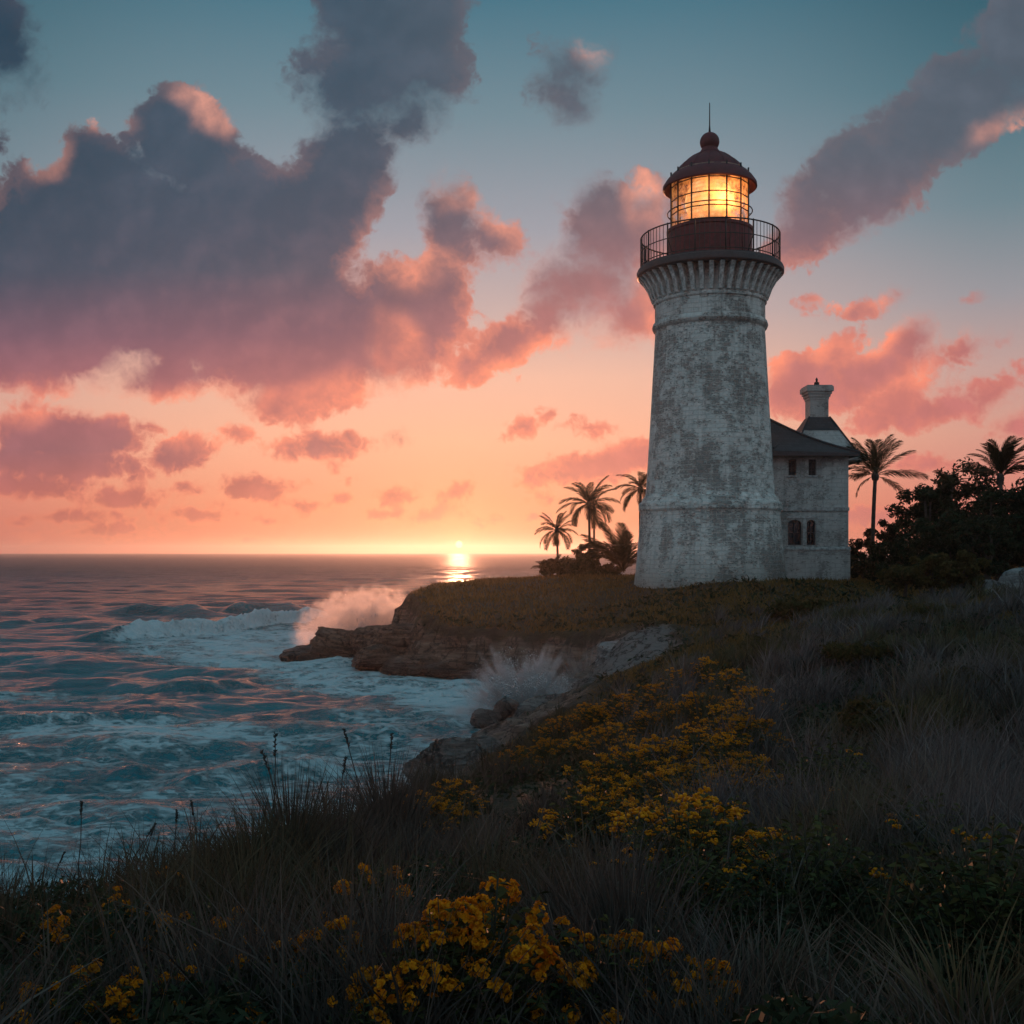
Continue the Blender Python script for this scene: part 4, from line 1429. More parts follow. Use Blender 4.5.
# ------------------------------------------------------------------ leaves and bark
def leaf_material(name, a, b_, trans=0.35, rough=0.6, third=None):
    m, b, p = material(name)
    out = b.n['Material Output']
    t = b.node('ShaderNodeAttribute', attribute_name='tint').outputs['Fac']
    g = b.node('ShaderNodeNewGeometry').outputs['Position']
    patch = b.noise(g, 0.35, 3, 0.6)
    f = b.add(b.mul(t, 0.8), b.mul(b.sub(patch, 0.5), 0.9))
    col = b.mix(f, a + (1,), b_ + (1,))
    if third:                                # greener or browner stands here and there
        col = b.mix(b.mul(b.ramp01(b.noise(g, 0.28, 4, 0.6), 0.46, 0.62), 0.85), col, b.mix(t, tuple(q * 0.4 for q in third) + (1,), third + (1,)))
    b.put(p.inputs['Base Color'], col)
    p.inputs['Roughness'].default_value = rough
    p.inputs['Specular IOR Level'].default_value = 0.06
    tl = b.node('ShaderNodeBsdfTranslucent')
    b.put(tl.inputs[0], col)
    mx = b.node('ShaderNodeMixShader')
    mx.inputs[0].default_value = trans
    b.l.new(p.outputs[0], mx.inputs[1])
    b.l.new(tl.outputs[0], mx.inputs[2])
    b.l.new(mx.outputs[0], out.inputs['Surface'])
    return m

MAT_BARK = plain('rough_bark', (0.05, 0.042, 0.036), 0.9, 0, 0.45, 7)
MAT_PALM_TRUNK = plain('ringed_palm_bark', (0.07, 0.058, 0.05), 0.9, 0, 0.4, 9)
MAT_FROND = leaf_material('palm_frond_green', (0.026, 0.030, 0.013), (0.075, 0.066, 0.028), 0.45, 0.45)
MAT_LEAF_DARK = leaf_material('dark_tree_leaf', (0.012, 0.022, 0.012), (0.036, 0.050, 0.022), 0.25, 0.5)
MAT_LEAF_BUSH = leaf_material('bush_leaf', (0.042, 0.042, 0.016), (0.125, 0.100, 0.036), 0.45, 0.55)  # leaf colour warmed to stand in for sunset glow on backlit bushes

def frond_mesh(name, L, droop, seed, leaflets=46, wid=0.29, stem=0.12):
    """A feather palm leaf growing along +x from the crown, bending over, its leaflets hanging."""
    r = np.random.default_rng(seed)
    V, Fc, T = [], [], []
    n = 16
    P, Tn = [], []
    ang = 0.0
    pos = np.zeros(3)
    for k in range(n + 1):
        t = k / n
        a = -droop * t ** 1.35
        d = np.array([math.cos(a), 0, math.sin(a)])
        P.append(pos.copy())
        Tn.append(d)
        pos = pos + d * L / n
    P, Tn = np.array(P), np.array(Tn)
    def at(t):
        k = min(int(t * n), n - 1)
        u = t * n - k
        return P[k] * (1 - u) + P[k + 1] * u, Tn[k]
    for k in range(n + 1):               # the stalk
        w = 0.030 * (1 - 0.8 * k / n) * L / 2.5
        up = np.array([-Tn[k][2], 0, Tn[k][0]])
        V += [P[k] + np.array([0, -w, 0]), P[k] + np.array([0, w, 0]), P[k] + up * w * 0.9]
        T += [0.4] * 3
    for k in range(n):
        o, q = 3 * k, 3 * k + 3
        Fc += [(o, o + 1, q + 1, q), (o + 1, o + 2, q + 2, q + 1), (o + 2, o, q, q + 2)]
    for k in range(leaflets):
        t = stem + (1 - stem) * (k + r.random() * 0.6) / leaflets
        for s in (-1, 1):
            c, d = at(min(t, 0.995))
            prof = math.sin(math.pi * min(1, (t - stem) / (1 - stem) * 0.86 + 0.13)) ** 0.6
            l = wid * L * prof * r.uniform(0.85, 1.1)
            up = np.array([-d[2], 0, d[0]])
            side = np.array([0, s, 0.0])
            out = d * 0.86 + side * 0.62 + up * r.uniform(-0.05, 0.2)
            out /= np.linalg.norm(out)
            w = 0.0122 * L * r.uniform(0.8, 1.2)
            sag = np.array([0, 0, -1.0]) * l
            a0, a1 = c, c + out * l * 0.5 + sag * 0.06 * r.uniform(0.6, 1.5)
            a2 = c + out * l * 0.92 + sag * 0.30 * r.uniform(0.7, 1.3)
            e = d * w
            o = len(V)
            V += [a0 - e * 0.6, a0 + e * 0.6, a1 - e, a1 + e, a2]
            tt = r.random()
            T += [tt] * 5
            Fc += [(o, o + 1, o + 3, o + 2), (o + 2, o + 3, o + 4)]
    me = bpy.data.meshes.new(name)
    me.from_pydata([tuple(map(float, q)) for q in V], [], Fc)
    at_ = me.attributes.new('tint', 'FLOAT', 'POINT')
    at_.data.foreach_set('value', np.array(T, np.float32))
    me.materials.append(MAT_FROND)
    return me

FRONDS = [frond_mesh('frond', 1.0, dr, 100 + k) for k, dr in enumerate((0.7, 1.15, 1.6, 2.1))]

def palm(loc, height, crown, seed, label, fronds=15, lean=(0.0, 0.0), spec=None, trunk_r=0.13, group=None):
    """spec: list of (azimuth from +x seen from above, elevation, length factor, bend)."""
    root = tag(empty('palm_tree', loc), label, 'palm tree', group)
    r = np.random.default_rng(seed)
    top = Vector((lean[0], lean[1], height))
    if height > 0.5:
        tb = MB()
        pts, rad = [], []
        for k in range(25):
            t = k / 24
            p = Vector((lean[0] * t ** 1.8, lean[1] * t ** 1.8, height * t - 0.25 * (1 - t)))
            pts.append(p)
            rad.append(trunk_r * (1.35 - 0.55 * min(1, t * 3) * 1.0 - 0.1 * t) * (1.05 if k % 2 else 0.97))
        tb.tube(pts, rad, 10)
        tb.build('trunk', MAT_PALM_TRUNK, root, smooth=True)
        hb = MB()
        hb.lathe([(0.02, -0.28), (trunk_r * 1.25, -0.16), (trunk_r * 1.55, 0.05), (trunk_r * 1.1, 0.25), (0.02, 0.42)], 10)
        hb.build('crown_shaft', MAT_PALM_TRUNK, root, smooth=True, loc=top)
    if spec is None:
        spec = []
        for k in range(fronds):
            az = 2.399963 * k + r.uniform(-0.25, 0.25)
            el = 1.30 - 1.75 * (k / fronds) ** 0.9 + r.uniform(-0.12, 0.12)
            spec.append((az, el, r.uniform(0.85, 1.1), None))
    for az, el, lf, bend in spec:
        if bend is None:
            bend = 0 if el > 0.75 else 1 if el > 0.1 else 2
            if r.random() < 0.15:
                bend = min(3, bend + 1)
        f = link('frond', FRONDS[bend], root, top + Vector((0, 0, 0.08)))
        f.rotation_euler = (r.uniform(-0.5, 0.5), -el, az)
        f.scale = (crown * lf,) * 3
    return root

def at_px(px, py, D):
    return Vector(((px - 512) / F * D, D, CAM_Z - (py - HORIZON) / F * D))

def palm_at(px, py, D, crown_px, seed, label, base_px=None, **kw):
    """A palm whose crown heart lies in the direction (px, py) at distance D, rooted in the ground."""
    heart = at_px(px, py, D)
    bx = heart.x if base_px is None else (base_px - 512) / F * D
    g = float(terrain(np.array([bx]), np.array([D]))[0])
    return palm((bx, D, g), heart.z - g, crown_px * D / F, seed, label, lean=(heart.x - bx, 0.3), **kw)

def build_palms():
    palm_at(557, 533, 76, 25, 1, 'small leaning palm nearest the sea left of the lighthouse', base_px=558, fronds=22, trunk_r=0.11)
    p = palm_at(589, 506, 78, 33, 2, 'tallest of the palms left of the lighthouse with a full round crown', base_px=590, fronds=26, trunk_r=0.12)
    palm_at(594.5, 512, 80, 20, 7, 'slim palm whose trunk stands close behind the tall palm', base_px=594, fronds=9, trunk_r=0.10)
    palm_at(641, 491, 74, 28, 3, 'palm half hidden behind the left edge of the lighthouse', base_px=640, fronds=24, trunk_r=0.12)
    # a trunkless fan of fronds at the foot of the tower
    g = float(terrain(np.array([7.2]), np.array([70.0]))[0])
    r = np.random.default_rng(4)
    spec = [(r.uniform(0, 6.28), r.uniform(0.55, 1.45), r.uniform(0.7, 1.1), int(r.integers(0, 2))) for _ in range(26)]
    palm((7.1, 70, g), 0.3, 3.3, 4, 'low bushy palm clump against the left foot of the lighthouse', spec=spec)
    g = float(terrain(np.array([2.6]), np.array([73.0]))[0])
    spec = [(r.uniform(0, 6.28), r.uniform(0.25, 1.3), r.uniform(0.7, 1.1), int(r.integers(0, 2))) for _ in range(13)]
    palm((2.6, 73, g), 0.2, 1.45, 5, 'small trunkless palm under the leftmost palms at the sea edge', spec=spec)
    PI = math.pi
    spec = [(0.2, 1.45, 1.0, 0), (1.2, 1.30, 1.0, 0), (PI, 1.32, 0.98, 0), (2.2, 1.18, 1.0, 0), (0.0, 1.18, 1.0, 0), (5.5, 1.35, 0.9, 0), (PI, 1.08, 0.9, 0), (4.2, 1.3, 0.9, 0),
            (0.0, 0.85, 1.05, 0), (0.12, 0.24, 1.18, 0), (-0.1, -0.30, 0.95, 1), (PI + 0.1, 0.50, 1.0, 1), (PI - 0.15, 0.20, 0.95, 1), (PI + 0.1, -0.35, 0.72, 1), (PI + 0.5, 0.72, 0.9, 1),
            (1.7, 0.4, 0.9, 1), (4.6, 0.5, 0.8, 1), (0.35, 0.55, 0.6, 1)]
    palm_at(877, 478, 63, 46, 6, 'tall slender palm standing alone right of the keepers house', base_px=872, spec=spec, trunk_r=0.15)
    spec = [(r.uniform(0, 6.28), r.uniform(0.35, 1.45), r.uniform(0.8, 1.1), int(r.integers(0, 2))) for _ in range(22)]
    palm_at(1003, 480, 57, 47, 8, 'wide palm crown rising out of the dark trees at the right edge', base_px=1004, spec=spec)
    spec = [(r.uniform(0, 6.28), r.uniform(0.2, 1.2), r.uniform(0.7, 1.1), 1) for _ in range(14)]
    palm_at(953, 490, 58, 26, 9, 'small palm crown poking through the top of the dark trees', base_px=953, spec=spec, trunk_r=0.1)

build_palms()

def leaf_cloud(name, clumps, per, leaf, mat, parent, seed, flat=0.75, loc=None):
    """Leaf-sized faces gathered in clumps: clumps = list of (x, y, z, radius)."""
    r = np.random.default_rng(seed)
    C = np.array(clumps, float)
    n = len(C) * per
    ci = np.repeat(np.arange(len(C)), per)
    d = r.normal(size=(n, 3))
    d /= np.linalg.norm(d, axis=1)[:, None]
    rad = C[ci, 3] * r.random(n) ** 0.45
    p = C[ci, :3] + d * rad[:, None] * np.array([1, 1, flat])
    nr = d + r.normal(size=(n, 3)) * 0.8 + np.array([0, 0, 0.4])
    nr /= np.linalg.norm(nr, axis=1)[:, None]
    t = np.cross(nr, r.normal(size=(n, 3)))
    t /= np.linalg.norm(t, axis=1)[:, None] + 1e-9
    s = np.cross(nr, t)
    L = leaf * r.uniform(0.6, 1.35, n)[:, None]
    W = L * r.uniform(0.35, 0.5, n)[:, None]
    fold = nr * L * 0.12
    v = np.stack([p - t * L * 0.5, p + s * W * 0.5 + fold, p + t * L * 0.5, p - s * W * 0.5 + fold], 1).reshape(-1, 3)
    f = np.arange(4 * n).reshape(n, 4)
    tint = np.repeat(np.clip(r.normal(0.5, 0.22, n) + (r.random(len(C)) - 0.5)[ci] * 0.4, 0, 1), 4)
    return mk(name, v, f, mat, parent, attrs={'tint': tint}, loc=loc)

def tree(px, py, D, rw, rh, seed, label, mat=None, leaf=0.28, nclump=42, per=120, name='broadleaf_tree', cat='tree', gap=0.35):
    """A broadleaf tree whose crown centre lies in the direction (px, py) at distance D; rw, rh = crown half sizes in metres."""
    mat = mat or MAT_LEAF_DARK
    c = at_px(px, py, D)
    g = float(terrain(np.array([c.x]), np.array([D]))[0])
    h = c.z - g
    root = tag(empty(name, (c.x, D, g)), label, cat)
    r = np.random.default_rng(seed)
    cl = []
    for k in range(nclump):
        d = r.normal(size=3)
        d /= np.linalg.norm(d)
        q = r.random() ** 0.4
        x, y, z = d[0] * rw * q, d[1] * rw * q * 0.8, d[2] * rh * q
        zz_ = max(h + z, 0.25)
        cl.append((x, y, zz_, rw * r.uniform(0.16, gap)))
    tb = MB()
    tr = max(0.05, 0.045 * (h + rh))
    fork = Vector((r.uniform(-0.2, 0.2), 0, max(0.3, h - rh * 0.7)))
    tb.tube([(0, 0, -0.3), (fork.x * 0.5, 0.05, fork.z * 0.5), fork], [tr * 1.3, tr, tr * 0.75], 8)
    for k in range(0, nclump, 3):
        e = Vector(cl[k][:3])
        mid = fork.lerp(e, 0.5) + Vector((r.uniform(-0.2, 0.2), r.uniform(-0.2, 0.2), 0.15))
        tb.tube([fork, mid, e], [tr * 0.5, tr * 0.3, tr * 0.1], 5)
    tb.build('trunk', MAT_BARK, root, smooth=True)
    leaf_cloud('crown', cl, per, leaf, mat, root, seed + 1)
    return root

def build_trees():
    T = [(892, 541, 64, 1.6, 1.2, 11, 'open small tree with sky showing through beside the lone palm', 0.30, 34, 60, 0.22),
         (864, 562, 63, 1.3, 1.1, 12, 'low dark bush against the right wall of the keepers house', 0.26, 30, 110, 0.34),
         (930, 520, 58, 1.8, 2.2, 13, 'dark tree with a lumpy top next to the open small tree', 0.28, 46, 130, 0.36),
         (962, 516, 60, 2.3, 2.6, 14, 'tall dark tree just below the small palm crown', 0.28, 50, 130, 0.36),
         (1000, 532, 54, 2.4, 2.0, 15, 'broad dark tree under the wide palm crown', 0.27, 50, 130, 0.36),
         (1040, 524, 52, 2.4, 2.3, 16, 'dark tree cut by the right edge of the view', 0.27, 50, 130, 0.36),
         (905, 563, 56, 2.3, 1.1, 17, 'wide dark bush below the open small tree', 0.24, 44, 120, 0.34),
         (952, 552, 51, 2.2, 1.7, 18, 'dense dark bush in front of the tall dark tree', 0.24, 44, 130, 0.34),
         (985, 548, 48, 1.3, 1.3, 20, 'dark bush behind the pale boulder', 0.22, 34, 120, 0.34)]
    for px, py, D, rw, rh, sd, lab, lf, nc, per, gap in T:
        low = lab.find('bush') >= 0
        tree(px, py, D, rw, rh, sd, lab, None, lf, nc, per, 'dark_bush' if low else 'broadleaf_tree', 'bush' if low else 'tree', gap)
    B = [(576, 570, 74, 1.5, 0.7, 31, 'round bush under the two tall palms'), (604, 573, 72, 1.2, 0.6, 32, 'low bush between the tall palms and the palm clump'),
         (551, 569, 72, 0.8, 0.45, 33, 'small bush at the sea edge below the leftmost palm'), (588, 556, 76, 0.9, 0.8, 34, 'thin twiggy shrub between the palm trunks'),
         (935, 572, 44, 1.1, 0.7, 35, 'olive green bush at the front of the dark trees'), (962, 570, 42, 0.9, 0.75, 36, 'taller green bush left of the pale boulders'),
         (905, 577, 47, 1.2, 0.55, 37, 'low olive shrub in front of the wide dark bush')]
    B += [(775, 652, 27, 0.75, 0.40, 41, 'low dark bush right of the top of the flower patch'), (862, 668, 22, 0.8, 0.42, 42, 'low dark bush in the pale grass below the keepers house'),
          (938, 640, 30, 0.9, 0.5, 43, 'dark bush in the grass below the pale boulders'), (985, 705, 16, 0.6, 0.4, 44, 'dark bush by the right edge half way down the slope'),
          (880, 728, 14.5, 0.55, 0.34, 45, 'low leafy bush in the middle of the right slope'), (800, 612, 42, 1.1, 0.4, 46, 'flat olive shrub on the turf in front of the keepers house')]
    for px, py, D, rw, rh, sd, lab in B:
        tree(px, py, D, rw, rh, sd, lab, MAT_LEAF_BUSH, 0.07 if D < 31 else 0.2 if D < 50 else 0.26, 30, 230 if D < 31 else 90, 'bush', 'bush', 0.36)

build_trees()

# ------------------------------------------------------------------ grasses
MAT_DRY = leaf_material('dry_grass_blade', (0.034, 0.030, 0.028), (0.14, 0.118, 0.10), 0.18, 0.7, (0.095, 0.080, 0.045))
MAT_WISPY = leaf_material('pale_wispy_grass', (0.056, 0.050, 0.052), (0.22, 0.19, 0.18), 0.18, 0.7, (0.125, 0.110, 0.045))
MAT_TURF = leaf_material('headland_turf_blade', (0.095, 0.068, 0.022), (0.28, 0.165, 0.058), 0.45, 0.65)  # albedo warmed and brightened to carry the orange sunset glow over the headland
MAT_HERB = leaf_material('low_herb_leaf', (0.014, 0.022, 0.012), (0.048, 0.056, 0.026), 0.1, 0.6)

def blades(P, h, w, lean, az, face, bend=1.6, segs=4, tint=None, r=None):
    """Arrays for grass blades rooted at P (n, 3): heights, widths, sideways reach, direction, facing."""
    n = len(P)
    t = np.linspace(0, 1, segs + 1)[None, :]
    out = lean[:, None] * t ** bend
    up = h[:, None] * (t - 0.30 * np.clip(lean / np.maximum(h, 1e-3), 0, 1.4)[:, None] * t ** 2)
    cx = P[:, 0:1] + np.cos(az)[:, None] * out
    cy = P[:, 1:2] + np.sin(az)[:, None] * out
    cz = P[:, 2:3] + up
    wd = w[:, None] * (1 - t ** 1.6 * 0.92) * 0.5
    ex, ey = np.cos(face)[:, None] * wd, np.sin(face)[:, None] * wd
    L = np.stack([cx - ex, cy - ey, cz], -1)
    Rr = np.stack([cx + ex, cy + ey, cz], -1)
    v = np.stack([L, Rr], 2).reshape(-1, 3)
    k = (np.arange(n) * (segs + 1) * 2)[:, None] + (np.arange(segs) * 2)[None, :]
    f = np.stack([k, k + 1, k + 3, k + 2], -1).reshape(-1, 4)
    tn = np.repeat(np.clip(tint, 0, 1), (segs + 1) * 2)
    return v, f, tn

def scatter(n, xr, dr, r, keep):
    """Random rooted points: sideways angle in xr (x / y), distances dr, thinned by keep(x, y)."""
    out = []
    tot = 0
    while tot < n:
        m = int(n * 1.4)
        d = dr[0] * (dr[1] / dr[0]) ** r.random(m)
        x = (xr[0] + (xr[1] - xr[0]) * r.random(m)) * d
        k = r.random(m) < keep(x, d)
        out.append(np.stack([x[k], d[k]], 1))
        tot += k.sum()
    q = np.concatenate(out)[:n]
    return q[:, 0], q[:, 1]

def tufts(n, per, rad, xr, dr, r, keep):
    """Blades gathered in tufts: returns x, y, the tuft's size factor, the direction away from its heart, the distance from it."""
    cx, cy = scatter(n // per, xr, dr, r, keep)
    k = r.integers(0, len(cx), n)
    size = r.lognormal(0, 0.32, len(cx))
    a = r.uniform(0, 6.28, n)
    q = np.abs(r.normal(0, 1, n)) * rad * size[k]
    return cx[k] + np.cos(a) * q, cy[k] + np.sin(a) * q, size[k], a, q / rad

def tuft_noise(x, y, s, seed=0.0):
    return fbm(np.stack([x * s, y * s, np.full_like(x, seed)], 1), 3)

def build_grass():
    r = np.random.default_rng(21)
    # dry tall grass on the near slope
    def keep(x, y):
        h, d, rock, slab, cl = terrain(x, y, True)
        tn = tuft_noise(x, y, 1.1)
        left = sstep(-x + 0.10 * y, -1.5, 1.0)
        return (d > 0.3) * np.clip(0.18 + 2.6 * tn + 0.10 * left, 0.02, 1) * (1 - 0.7 * rock)
    n = 58000
    x, y, sz, a, q = tufts(n, 26, 0.07, (-0.66, 0.95), (2.6, 34), r, keep)
    z = terrain(x, y)
    tn = tuft_noise(x, y, 1.1)
    h = np.clip((0.27 + 0.55 * tn) * sz + r.normal(0, 0.09, n), 0.08, 0.75) * (0.75 + 0.4 * r.random(n))
    w = np.maximum(0.0066, 0.0011 * y) * r.lognormal(0, 0.45, n)
    v, f, t = blades(np.stack([x, y, z - 0.03], 1), h, w, h * (np.abs(r.normal(0.25, 0.28, n)) + 0.16 * q), a + r.normal(0, 0.7, n), r.uniform(-0.9, 0.9, n), 1.7, 4, r.normal(0.40, 0.24, n) + tn * 0.4)
    tag(mk('dry_grass', v, f, MAT_DRY, attrs={'tint': t}), 'dry brown grass growing over the near slope', 'grass', kind='stuff')
    # pale feathery grass on the right-hand hillside
    def keep2(x, y):
        h, d, rock, slab, cl = terrain(x, y, True)
        tn = tuft_noise(x, y, 0.55, 4.0)
        return (d > 1.0) * np.clip(0.16 + 2.3 * tn, 0.02, 1) * sstep(x / y, 0.06, 0.24) * (1 - rock)
    n = 84000
    x, y, sz, a, q = tufts(n, 30, 0.10, (0.05, 0.95), (5.0, 46), r, keep2)
    z = terrain(x, y)
    tn = tuft_noise(x, y, 0.55, 4.0)
    h = np.clip((0.42 + 0.65 * tn) * sz + r.normal(0, 0.11, n), 0.12, 1.0)
    w = np.maximum(0.0055, 0.00085 * y) * r.lognormal(0, 0.45, n)
    az = np.where(r.random(n) < 0.5, a + r.normal(0, 0.5, n), r.normal(0.3, 0.8, n))
    v, f, t = blades(np.stack([x, y, z - 0.03], 1), h, w, h * (np.abs(r.normal(0.30, 0.24, n)) + 0.14 * q), az, r.uniform(-0.9, 0.9, n), 1.9, 4, r.normal(0.40, 0.24, n) + tn * 0.5)
    tag(mk('wispy_grass', v, f, MAT_WISPY, attrs={'tint': t}), 'pale feathery grass on the right hillside', 'grass', kind='stuff')
    # turf on the headland round the tower
    def keep3(x, y):
        h, d, rock, slab, cl = terrain(x, y, True)
        tn = tuft_noise(x, y, 0.35, 9.0)
        return (d > 0.5) * np.clip(0.75 + 0.9 * tn, 0.1, 1) * (1 - sstep(rock, 0.32, 0.62)) * (np.hypot(x - 10.66, y - 60) > 4.2)
    n = 76000
    x, y = scatter(n, (-0.14, 0.55), (26, 96), r, keep3)
    z = terrain(x, y)
    tn = tuft_noise(x, y, 0.35, 9.0)
    h = np.clip(0.22 + 0.22 * tn + r.normal(0, 0.06, n), 0.07, 0.55)
    w = 0.0011 * y * r.uniform(0.6, 1.3, n)
    v, f, t = blades(np.stack([x, y, z - 0.03], 1), h, w, h * np.abs(r.normal(0.5, 0.3, n)), r.uniform(0, 6.28, n), r.uniform(-1.2, 1.2, n), 1.6, 3, r.normal(0.45, 0.24, n) + tn * 0.5)
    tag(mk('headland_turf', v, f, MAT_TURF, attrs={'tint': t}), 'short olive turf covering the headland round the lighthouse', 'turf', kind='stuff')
    # low leafy ground cover
    def keep4(x, y):
        h, d, rock, slab, cl = terrain(x, y, True)
        return (d > 0.6) * np.clip(0.25 + 2.0 * tuft_noise(x, y, 0.8, 15.0), 0.05, 1) * (1 - 0.8 * rock)
    n = 115000
    x, y = scatter(n, (-0.64, 0.95), (2.6, 56), r, keep4)
    tn = tuft_noise(x, y, 0.8, 15.0)
    z = terrain(x, y) + r.random(n) ** 1.2 * np.clip(0.12 + 0.8 * tn, 0.03, 0.5)
    p = np.stack([x, y, z], 1)
    nr = r.normal(size=(n, 3)) + np.array([0, -0.2, 0.8])
    nr /= np.linalg.norm(nr, axis=1)[:, None]
    a = np.cross(nr, r.normal(size=(n, 3)))
    a /= np.linalg.norm(a, axis=1)[:, None]
    s = np.cross(nr, a)
    L = np.maximum(0.026, 0.0032 * y)[:, None] * r.uniform(0.6, 1.4, n)[:, None]
    v = np.stack([p - a * L, p + s * L * 0.36, p + a * L, p - s * L * 0.36], 1).reshape(-1, 3)
    t = np.repeat(np.clip(r.normal(0.45, 0.25, n), 0, 1), 4)
    tag(mk('ground_cover', v, np.arange(4 * n).reshape(n, 4), MAT_HERB, attrs={'tint': t}), 'low leafy ground cover between the grasses', 'ground cover', kind='stuff')

build_grass()

# ---- grass clumps one can tell apart
def stand(px, D):
    x = (px - 512) / F * D
    return x, D, float(terrain(np.array([x]), np.array([float(D)]))[0])

def grass_clump(px, py, h, spread, n, seed, label, mat=None, lean=0.25, wfac=1.0):
    x, y, g = stand(px, h) if h > 2 else ray_ground(px, py, h)
    h = CAM_Z - (py - HORIZON) / F * y - g
    r = np.random.default_rng(seed)
    a, q = r.uniform(0, 6.28, n), spread * np.abs(r.normal(0, 0.5, n))
    X, Y = x + np.cos(a) * q, y + np.sin(a) * q
    Z = terrain(X, Y) - g
    hh = h * np.clip(0.86 - 0.45 * (q / spread) ** 1.5 + r.normal(0, 0.22, n), 0.25, 1.15)
    w = max(0.012, 0.0015 * y) * wfac * r.uniform(0.7, 1.3, n)
    v, f, t = blades(np.stack([X - x, Y - y, Z - 0.03], 1), hh, w, hh * (np.abs(r.normal(lean, 0.18, n)) + 0.25 * q / spread), a + r.normal(0, 0.6, n), r.uniform(-0.9, 0.9, n), 1.7, 5, r.normal(0.4, 0.22, n))
    o = mk('grass_clump', v, f, mat or MAT_DRY, attrs={'tint': t}, loc=(x, y, g))
    tag(o, label, 'grass clump', 'tall grass clumps on the slope')
    return o

for q in [(252, 800, 7.0, 0.36, 420, 1, 'dry grass clump at the sea edge left of the tallest clump'),
          (292, 762, 7.6, 0.36, 520, 2, 'tallest dry grass clump standing against the sea'),
          (338, 775, 8.2, 0.38, 460, 3, 'dry grass clump just right of the tallest clump'),
          (388, 752, 11.0, 0.5, 520, 4, 'dry grass clump against the pale surf beside the shore rock'),
          (430, 765, 0.60, 0.5, 420, 5, 'shorter grass clump between the surf and the yellow flowers'),
          (215, 830, 0.45, 0.35, 300, 6, 'low dark grass clump near the stone brow at the left'),
          (625, 845, 0.60, 0.50, 520, 7, 'rounded brown grass clump below the dense flower patch'),
          (585, 905, 0.45, 0.40, 400, 8, 'grass clump between the near centre flowers and the brown clump'),
          (820, 770, 0.65, 0.60, 420, 9, 'arching pale grass clump on the right slope'),
          (950, 780, 0.70, 0.60, 420, 10, 'large arching grass clump near the right edge'),
          (760, 900, 0.45, 0.45, 330, 12, 'loose grass clump in the dark right foreground'),
          (965, 905, 0.55, 0.45, 300, 13, 'tall loose grass blades in the bottom right corner'),
          (545, 790, 0.55, 0.45, 400, 14, 'dry grass clump at the left foot of the dense flower patch')]:
    grass_clump(*q, mat=MAT_WISPY if q[5] in (9, 10, 12, 13) else None, lean=0.45 if q[5] in (9, 10, 12, 13) else 0.22)

# ---- single dry stalks with seed heads
def stalk(px, py, D, lean, seed, label):
    x, y, g = stand(px, D)
    h = CAM_Z - (py - HORIZON) / F * y - g
    r = np.random.default_rng(seed)
    root = tag(empty('dry_stalk', (x, y, g)), label, 'plant stalk', 'dry stalks at the sea edge')
    m = MB()
    w = max(0.004, 0.0007 * y)
    pts = [(lean * h * t ** 1.5 + r.normal(0, 0.004), 0, h * t - 0.03) for t in np.linspace(0, 1, 7)]
    m.tube(pts, [w * (1 - 0.45 * k / 6) for k in range(7)], 5)
    m.build('stem', MAT_DRY_STEM, root)
    hd = MB()
    for k in range(44):
        t = r.uniform(0.87, 1.0)
        c = Vector((lean * h * t ** 1.5, 0, h * t - 0.03))
        d = Vector((r.normal(0, 1), r.normal(0, 1), 1.2)).normalized()
        hd.tube([c, c + d * 0.011 * h, c + d * 0.02 * h], [w * 0.5, w * 0.8, w * 0.2], 4)
    hd.build('seed_head', MAT_DRY_STEM, root)

MAT_DRY_STEM = plain('dry_stem', (0.035, 0.027, 0.022), 0.8, 0, 0.4, 20)
for q in [(78, 797, 6.2, 0.03, 1, 'straight tall dry stalk standing alone at the far left'), (272, 731, 7.5, 0.02, 2, 'highest dry stalk rising from the tallest grass clump'),
          (172, 806, 7.0, 0.05, 3, 'thick dark stalk at the left sea edge'), (112, 822, 6.6, 0.45, 4, 'leaning dry stalk right of the lone tall stalk'),
          (132, 820, 6.8, 0.25, 5, 'short slanting stalk beside the leaning one'), (202, 798, 7.2, -0.1, 6, 'thin stalk just left of the low dark grass clump'),
          (370, 728, 11, -0.2, 7, 'dry stalk bending left over the pale surf'), (386, 732, 11.4, 0.05, 8, 'upright dry stalk right of the bending one'),
          (332, 755, 8.4, 0.1, 9, 'dry stalk between the tallest clump and the surf stalks'), (418, 738, 12.5, 0.2, 10, 'dry stalk leaning right in front of the surf'),
          (300, 748, 7.8, -0.25, 11, 'dry stalk leaning left out of the tallest grass clump'), (40, 848, 6.0, 0.3, 12, 'short dry stalk near the left edge')]:
    stalk(*q)

# ------------------------------------------------------------------ yellow-flowered shrubs
MAT_SHRUB_LEAF = leaf_material('shrub_leaf', (0.028, 0.038, 0.015), (0.105, 0.108, 0.040), 0.12, 0.55)
MAT_SHRUB_STEM = plain('green_stem', (0.030, 0.034, 0.018), 0.8, 0, 0.3, 15)
MAT_PETAL = leaf_material('orange_yellow_petal', (0.52, 0.165, 0.007), (0.90, 0.38, 0.015), 0.25, 0.6)

def vary_petals():
    b = NB(MAT_PETAL.node_tree)
    rnd = b.node('ShaderNodeObjectInfo').outputs['Random']
    fade = b.mul(b.ramp01(rnd, 0.6, 1.0), 0.45)
    for n in list(MAT_PETAL.node_tree.nodes):
        if n.type == 'BSDF_PRINCIPLED' or n.type == 'BSDF_TRANSLUCENT':
            s = n.inputs['Base Color' if n.type == 'BSDF_PRINCIPLED' else 'Color']
            b.put(s, b.mix(fade, s.links[0].from_socket, (0.20, 0.075, 0.012, 1)))

vary_petals()

